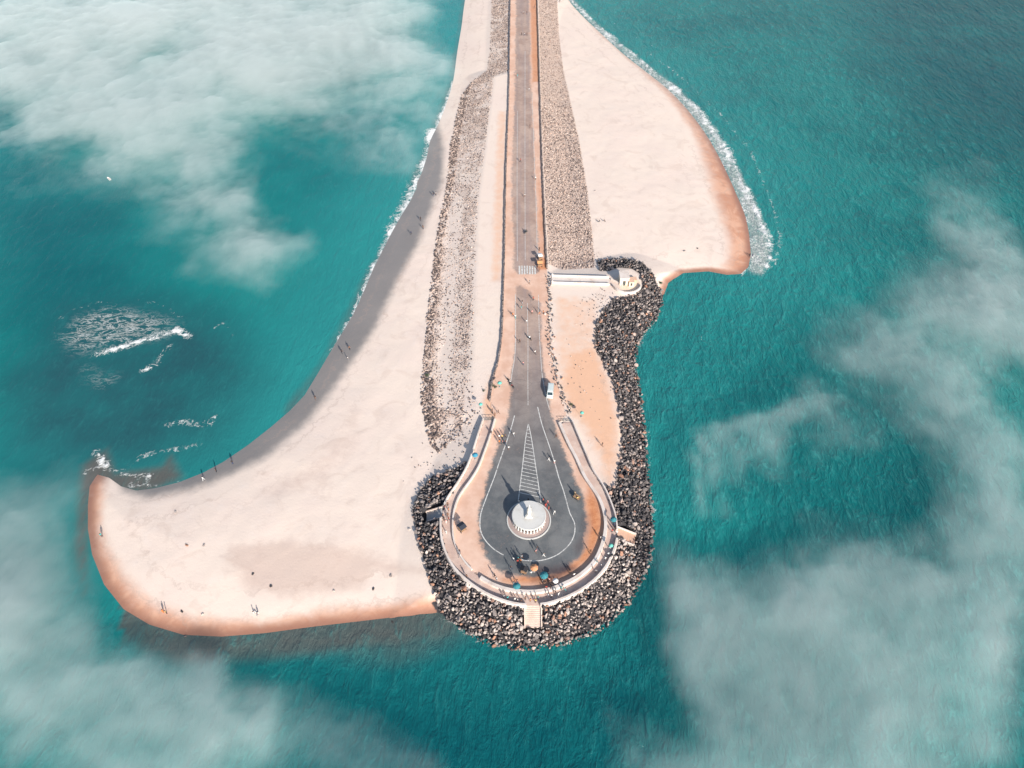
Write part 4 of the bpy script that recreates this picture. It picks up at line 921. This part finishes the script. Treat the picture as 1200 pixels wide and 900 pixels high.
quad('windscreen', [(-.76, 1.90, 1.25), (.76, 1.90, 1.25), (.72, 1.33, 1.84), (-.72, 1.33, 1.84)], M_glass, van)
quad('rear_window', [(.7, -2.455, 1.3), (-.7, -2.455, 1.3), (-.66, -2.36, 1.78), (.66, -2.36, 1.78)], M_glass, van)
for s in (-1, 1):
    for y0, y1 in ((-2.1, -1.15), (-1.05, -.1), (0, 1.1)):
        p = [(s*.895, y0, 1.25), (s*.895, y1, 1.25), (s*.845, y1-.05, 1.72), (s*.845, y0, 1.72)]
        quad('side_window', p if s > 0 else p[::-1], M_glass, van)
    for yy in (-1.6, 1.65): wheel(van, s*.84, yy, .34)
    MB().box((s*.68, 2.5, .82), (.34, .1, .16)).build('headlight', M_lamp, van); MB().box((s*.78, -2.49, 1.1), (.14, .06, .34)).build('tail_light', M_red, van)
    MB().box((s*1.02, 1.35, 1.25), (.16, .08, .16)).build('mirror', M_dkmetal, van)
MB().box((0, -.6, 2.0), (1.3, 2.4, .05)).build('roof_panel', M_carw, van)
MB().box((0, 1.55, 1.6), (.01, .01, .01)).b.free()
def bike(px, py, rz, mat, lab, rider=None):
    x, y = G(px, py, 3.24); e = empty('motorbike', x, y, 3.225, rz, lab, 'motorbike', 'motorbikes on the road')
    for yy in (-.62, .66):
        w = MB().torus((0, yy, .3), .25, .06, (1, 0, 0), 18, 6).build('wheel', M_tyre, e); MB().tube((-.04, yy, .3), (.04, yy, .3), .16).build('rim', M_rim, w)
    MB().box((0, 0, .5), (.24, .75, .3), taper=.8).box((0, -.45, .68), (.2, .4, .14)).build('frame', M_dkmetal, e, bevel=.02)
    MB().lathe([(0, -.28), (.13, -.2), (.16, 0), (.12, .2), (0, .28)], 10, (0, .18, .78), axis=Vector((0, 1, 0))).build('tank', mat, e, smooth=True)
    MB().box((0, -.35, .8), (.26, .75, .1)).build('seat', M_tyre, e, bevel=.03)
    MB().tube((0, .62, .3), (0, .42, 1.0), .035).build('fork', M_rim, e); MB().tube((-.34, .38, 1.02), (.34, .38, 1.02), .02).build('handlebar', M_dkmetal, e)
    MB().lathe([(.09, 0), (.1, .08), (0, .12)], 10, (0, .56, .88), axis=Vector((0, 1, 0))).build('headlight', M_lamp, e)
    if rider: person(0, 0, 'ride', rider[0], rider[1], rider[2], xyz=(x, y, 3.225+.04), rot=rz, sc=1.0)
B = [simple('paint_'+k, v, .35, .1) for k, v in dict(black=(.03, .03, .035), white=(.7, .7, .68), red=(.35, .04, .04), teal=(.05, .3, .32)).items()]
bike(595.5, 446, .6, B[0], 'black motorbike, farthest of the three parked on the left road edge')
bike(598, 449.5, .5, B[1], 'white tanked motorbike, middle of the three parked on the left road edge')
bike(600.2, 453.5, .7, B[2], 'red tanked motorbike, nearest of the three parked on the left road edge')
bike(620.5, 397.5, .7, B[3], 'teal motorbike carrying a rider down the road centre', ('white', 'navy', 'the teal motorbike below the crossing'))
bike(616.3, 273, -.7, B[0], 'black motorbike carrying a rider above the crossing', ('black', 'black', 'the black motorbike above the crossing'))
# bushes on the shoulder
t = NT('dusty_leaves'); n = t.noise(3, 3); M_leaf = t.done(t.mix(n, (.035, .06, .035), (.10, .13, .07)), .8)
def bush(px, py, s, lab, z=None):
    x, y = G(px, py, 2.8); zz = ground_z(x, y); r_ = random.Random(px)
    b = MB()
    for i in range(170):
        a = r_.uniform(0, 6.28); el = r_.uniform(.0, 1.5); rr = s*r_.uniform(.5, 1.0)*(1+.3*math.sin(3*a)); c_ = Vector((math.cos(a)*math.cos(el)*rr, math.sin(a)*math.cos(el)*rr, math.sin(el)*rr*.8+.05))
        d = Vector((r_.uniform(-1, 1), r_.uniform(-1, 1), r_.uniform(-.2, 1))).normalized()*.24*s; e_ = d.cross(Vector((r_.uniform(-1, 1), r_.uniform(-1, 1), 1))).normalized()*.09*s
        vs = [b.b.verts.new(c_-d*.5), b.b.verts.new(c_+e_), b.b.verts.new(c_+d*.6), b.b.verts.new(c_-e_)]; b.b.faces.new(vs)
    e = empty('bush', x, y, zz, 0, lab, 'bush', 'bushes by the road and rubble')
    b.build('foliage', M_leaf, e); m = MB()
    for k in range(4): m.tube((0, 0, -.05), (s*.35*math.cos(k*1.7), s*.35*math.sin(k*1.7), s*.55), .03, .015, 5)
    m.build('stem', M_wood, e)
bush(576.5, 453.5, .75, 'small dusty bush at the end of the left stone wall'); bush(580.5, 455, .55, 'tiny bush between the sea green parasol and the stone wall end'); bush(500.3, 437, .8, 'green bush on the outer edge of the left rubble'); bush(567, 459, .5, 'low tuft on the sand left of the stone wall end')
bush(775, 327.5, .8, 'green bush on the sand at the sea edge of the lookout boulders'); bush(669, 475.5, .7, 'brown bush above the right gate')
# small boat
x, y = G(128, 210, 0); bt = empty('small_boat', x, y, 0, .8, 'tiny white boat alone on the open water at the left', 'boat')
m = MB(); ring = [(0, 2.6), (.55, 1.6), (.8, .2), (.75, -1.6), (-.75, -1.6), (-.8, .2), (-.55, 1.6)]
a = [m.b.verts.new((p[0]*.6, p[1]*.9, -.25)) for p in ring]; b = [m.b.verts.new((p[0], p[1], .55)) for p in ring]; c_ = [m.b.verts.new((p[0]*.85, p[1]*.9, .5)) for p in ring]; d = [m.b.verts.new((p[0]*.6, p[1]*.8, .1)) for p in ring]
for q, w in ((a, b), (b, c_), (c_, d)):
    for i in range(7): m.b.faces.new((q[i], q[(i+1) % 7], w[(i+1) % 7], w[i]))
m.b.faces.new(a[::-1]); m.b.faces.new(d); m.build('hull', P_wh, bt)
bt.scale = (.6, .6, .6)
for yy in (-.8, .5): MB().box((0, yy, .4), (1.3, .28, .05)).build('seat', M_wood, bt)
MB().box((0, -1.62, .55), (.3, .3, .6)).build('outboard_motor', M_dkmetal, bt)

# ------------------------------------------------------------------ sea fog
def fbm(X, Y, s0, octv, seed, rough=.55):
    a = 1; t = 0; o = np.zeros(X.shape)
    for k in range(octv):
        c_, s_ = math.cos(.7*k+.3), math.sin(.7*k+.3)
        o += a*vnoise(X*c_+Y*s_+900+31*k, -X*s_+Y*c_+1700+17*k, s0/2.03**k, seed*20+k); t += a; a *= rough
    return o/t
def fog(name, puffs, z0, Tm, dens, seed, lab, gain=2.3, lo=.10):
    """a closed bank of fog: even density, its thickness swells and thins out to nothing at the wisps"""
    P3 = []
    for (px, py, r_, a_) in puffs:
        x, y = G(px, py, z0+6); x2, _ = G(px+r_, py, z0+6); _, y2 = G(px, py-r_*.5, z0+6); _, y3 = G(px, py+r_*.5, z0+6)
        P3.append((x, y, abs(x2-x), abs(y2-y3), a_))
    x0 = min(p[0]-p[2] for p in P3); x1 = max(p[0]+p[2] for p in P3); y0 = min(p[1]-p[3] for p in P3); y1 = max(p[1]+p[3] for p in P3)
    A, B = np.meshgrid(np.arange(x0-10, x1+12, 1.4), np.arange(y0-10, y1+12, 1.4))
    wa = (fbm(A, B, 40, 5, seed+1)-.5)*45; wb = (fbm(A, B, 40, 5, seed+2)-.5)*45
    f = np.zeros(A.shape)
    for (x, y, rx, ry, a_) in P3:
        l = np.sqrt(((A+wa-x)/rx)**2+((B+wb-y)/ry)**2); f += a_*sst(-l, -1.05, -.05)
    f = np.minimum(f, 1.2)
    n = .6*fbm(A+wa*.7, B+wb*.7, 52, 7, seed+5, .62)+.4*fbm(A+wa*.3, B+wb*.3, 15, 5, seed+7, .72)
    n = .5+(n-.5)*1.25
    d = f+(n-.5)*gain*np.clip(f*1.6, 0, 1)
    d = np.clip((d-lo)/(1.55-lo), 0, 1.1)**1.75
    if seed == 3: d = d*(.22+.78*sst(-sdf(A, B, SHORE), -6, 22))
    rim = np.minimum.reduce([A-A.min(), A.max()-A, B-B.min(), B.max()-B]); d = d*sst(rim, 0, 9)
    T = Tm*d; T[T < .05] = 0
    ny, nx = A.shape; I = np.arange(nx*ny).reshape(ny, nx)
    Q = np.stack([I[:-1, :-1], I[:-1, 1:], I[1:, 1:], I[1:, :-1]], -1).reshape(-1, 4)
    Tr = T.ravel(); Q = Q[(Tr[Q].max(1) > 0)]
    bot = np.where(Tr > 0, I.ravel()+nx*ny, I.ravel())
    Qb = bot[Q][:, ::-1]; und = z0+(fbm(A, B, 80, 2, seed+9)-.5)*3
    V = np.vstack([np.stack([A, B, und+T*.7], -1).reshape(-1, 3), np.stack([A, B, und-T*.3], -1).reshape(-1, 3)])
    Q = np.vstack([Q, Qb]); u = np.unique(Q); r_ = np.full(len(V), -1); r_[u] = np.arange(len(u))
    m = bpy.data.materials.new(name); m.use_nodes = True; m.node_tree.nodes.clear()
    out = m.node_tree.nodes.new('ShaderNodeOutputMaterial'); v = m.node_tree.nodes.new('ShaderNodeVolumePrincipled')
    v.inputs['Color'].default_value = (.90, .98, .97, 1); v.inputs['Density'].default_value = dens; v.inputs['Anisotropy'].default_value = -.12
    m.node_tree.links.new(v.outputs[0], out.inputs['Volume']); m.cycles.homogeneous_volume = True
    return tag(link(name, npmesh(name, V[u], r_[Q]), m), lab, None, None, 'stuff')
fog('sea_fog', [(60,10,150,.7),(190,40,150,.95),(320,30,150,.95),(430,60,120,.8),(200,120,110,.9),(245,200,90,.8),(280,265,70,.7),(310,310,60,.4),(480,120,90,.5),(110,80,110,.5),(420,-60,160,.9),(200,-80,200,.9),(0,-60,150,.7),(30,120,70,.4)], 6, 6, .088, 1, 'pale bank of sea fog over the upper left water', 2.3, .04)
fog('sea_fog', [(1150,240,100,.55),(1180,330,110,.6),(1090,370,110,.5),(1050,430,100,.5),(975,478,60,.6),(935,500,40,.7),(900,518,34,.7),(865,532,32,.7),(832,545,26,.7),(1130,480,115,.75),(1180,590,140,.85),(990,640,110,.35),(1060,660,120,.6),(930,800,140,.6),(850,790,110,.5),(760,900,120,.5),(1120,730,170,.9),(1000,790,160,.8),(900,720,120,.65),(860,665,100,.6),(950,670,90,.5),(1210,420,120,.6),(940,860,170,.8),(800,880,140,.65),(1060,840,130,.75),(1180,720,130,.6),(1190,850,90,.3),(1010,660,100,.4),(740,830,90,.4)], 5.5, 5, .084, 2, 'drifting sea fog over the right hand water', 2.2, .05)
fog('sea_fog', [(10,600,120,.65),(60,680,120,.75),(40,790,170,.85),(140,860,150,.75),(0,900,170,.8),(315,855,80,.45),(350,890,115,.7),(220,920,150,.7),(450,900,100,.5),(-60,700,150,.8),(125,710,60,.3),(230,850,80,.6)], 5, 5, .105, 3, 'thin sea fog over the lower left water and spit', 2.0, .05)

# ------------------------------------------------------------------ light
az = (-.46, .89); EL = R(25)
dr = Vector((az[0]*math.cos(EL), az[1]*math.cos(EL), -math.sin(EL)))
sl = bpy.data.lights.new('sun', 'SUN'); sl.energy = 4.6; sl.angle = R(.55); sl.color = (1, .93, .85)
so = bpy.data.objects.new('sun', sl); COL.objects.link(so); so.rotation_euler = dr.to_track_quat('-Z', 'Y').to_euler()
w = bpy.data.worlds.new('World'); S.world = w; w.use_nodes = True; nt = w.node_tree
sky = nt.nodes.new('ShaderNodeTexSky'); sky.sky_type = 'NISHITA'; sky.sun_disc = False; sky.sun_elevation = EL; sky.sun_rotation = math.atan2(-az[0], -az[1])
sky.altitude = 0; sky.air_density = 1; sky.dust_density = 1.2; sky.ozone_density = 1
bg = nt.nodes['Background']; bg.inputs[1].default_value = .11; nt.links.new(sky.outputs[0], bg.inputs[0])
S.view_settings.view_transform = 'Standard'; S.view_settings.look = 'None'; S.view_settings.gamma = 1; S.view_settings.exposure = .6; S.view_settings.use_curve_mapping = False
cy = S.cycles; cy.max_bounces = 4; cy.diffuse_bounces = 2; cy.glossy_bounces = 1; cy.volume_bounces = 1; cy.transparent_max_bounces = 24
cy.volume_max_steps = 64; cy.use_denoising = True; cy.denoiser = 'OPENIMAGEDENOISE'; cy.use_adaptive_sampling = True
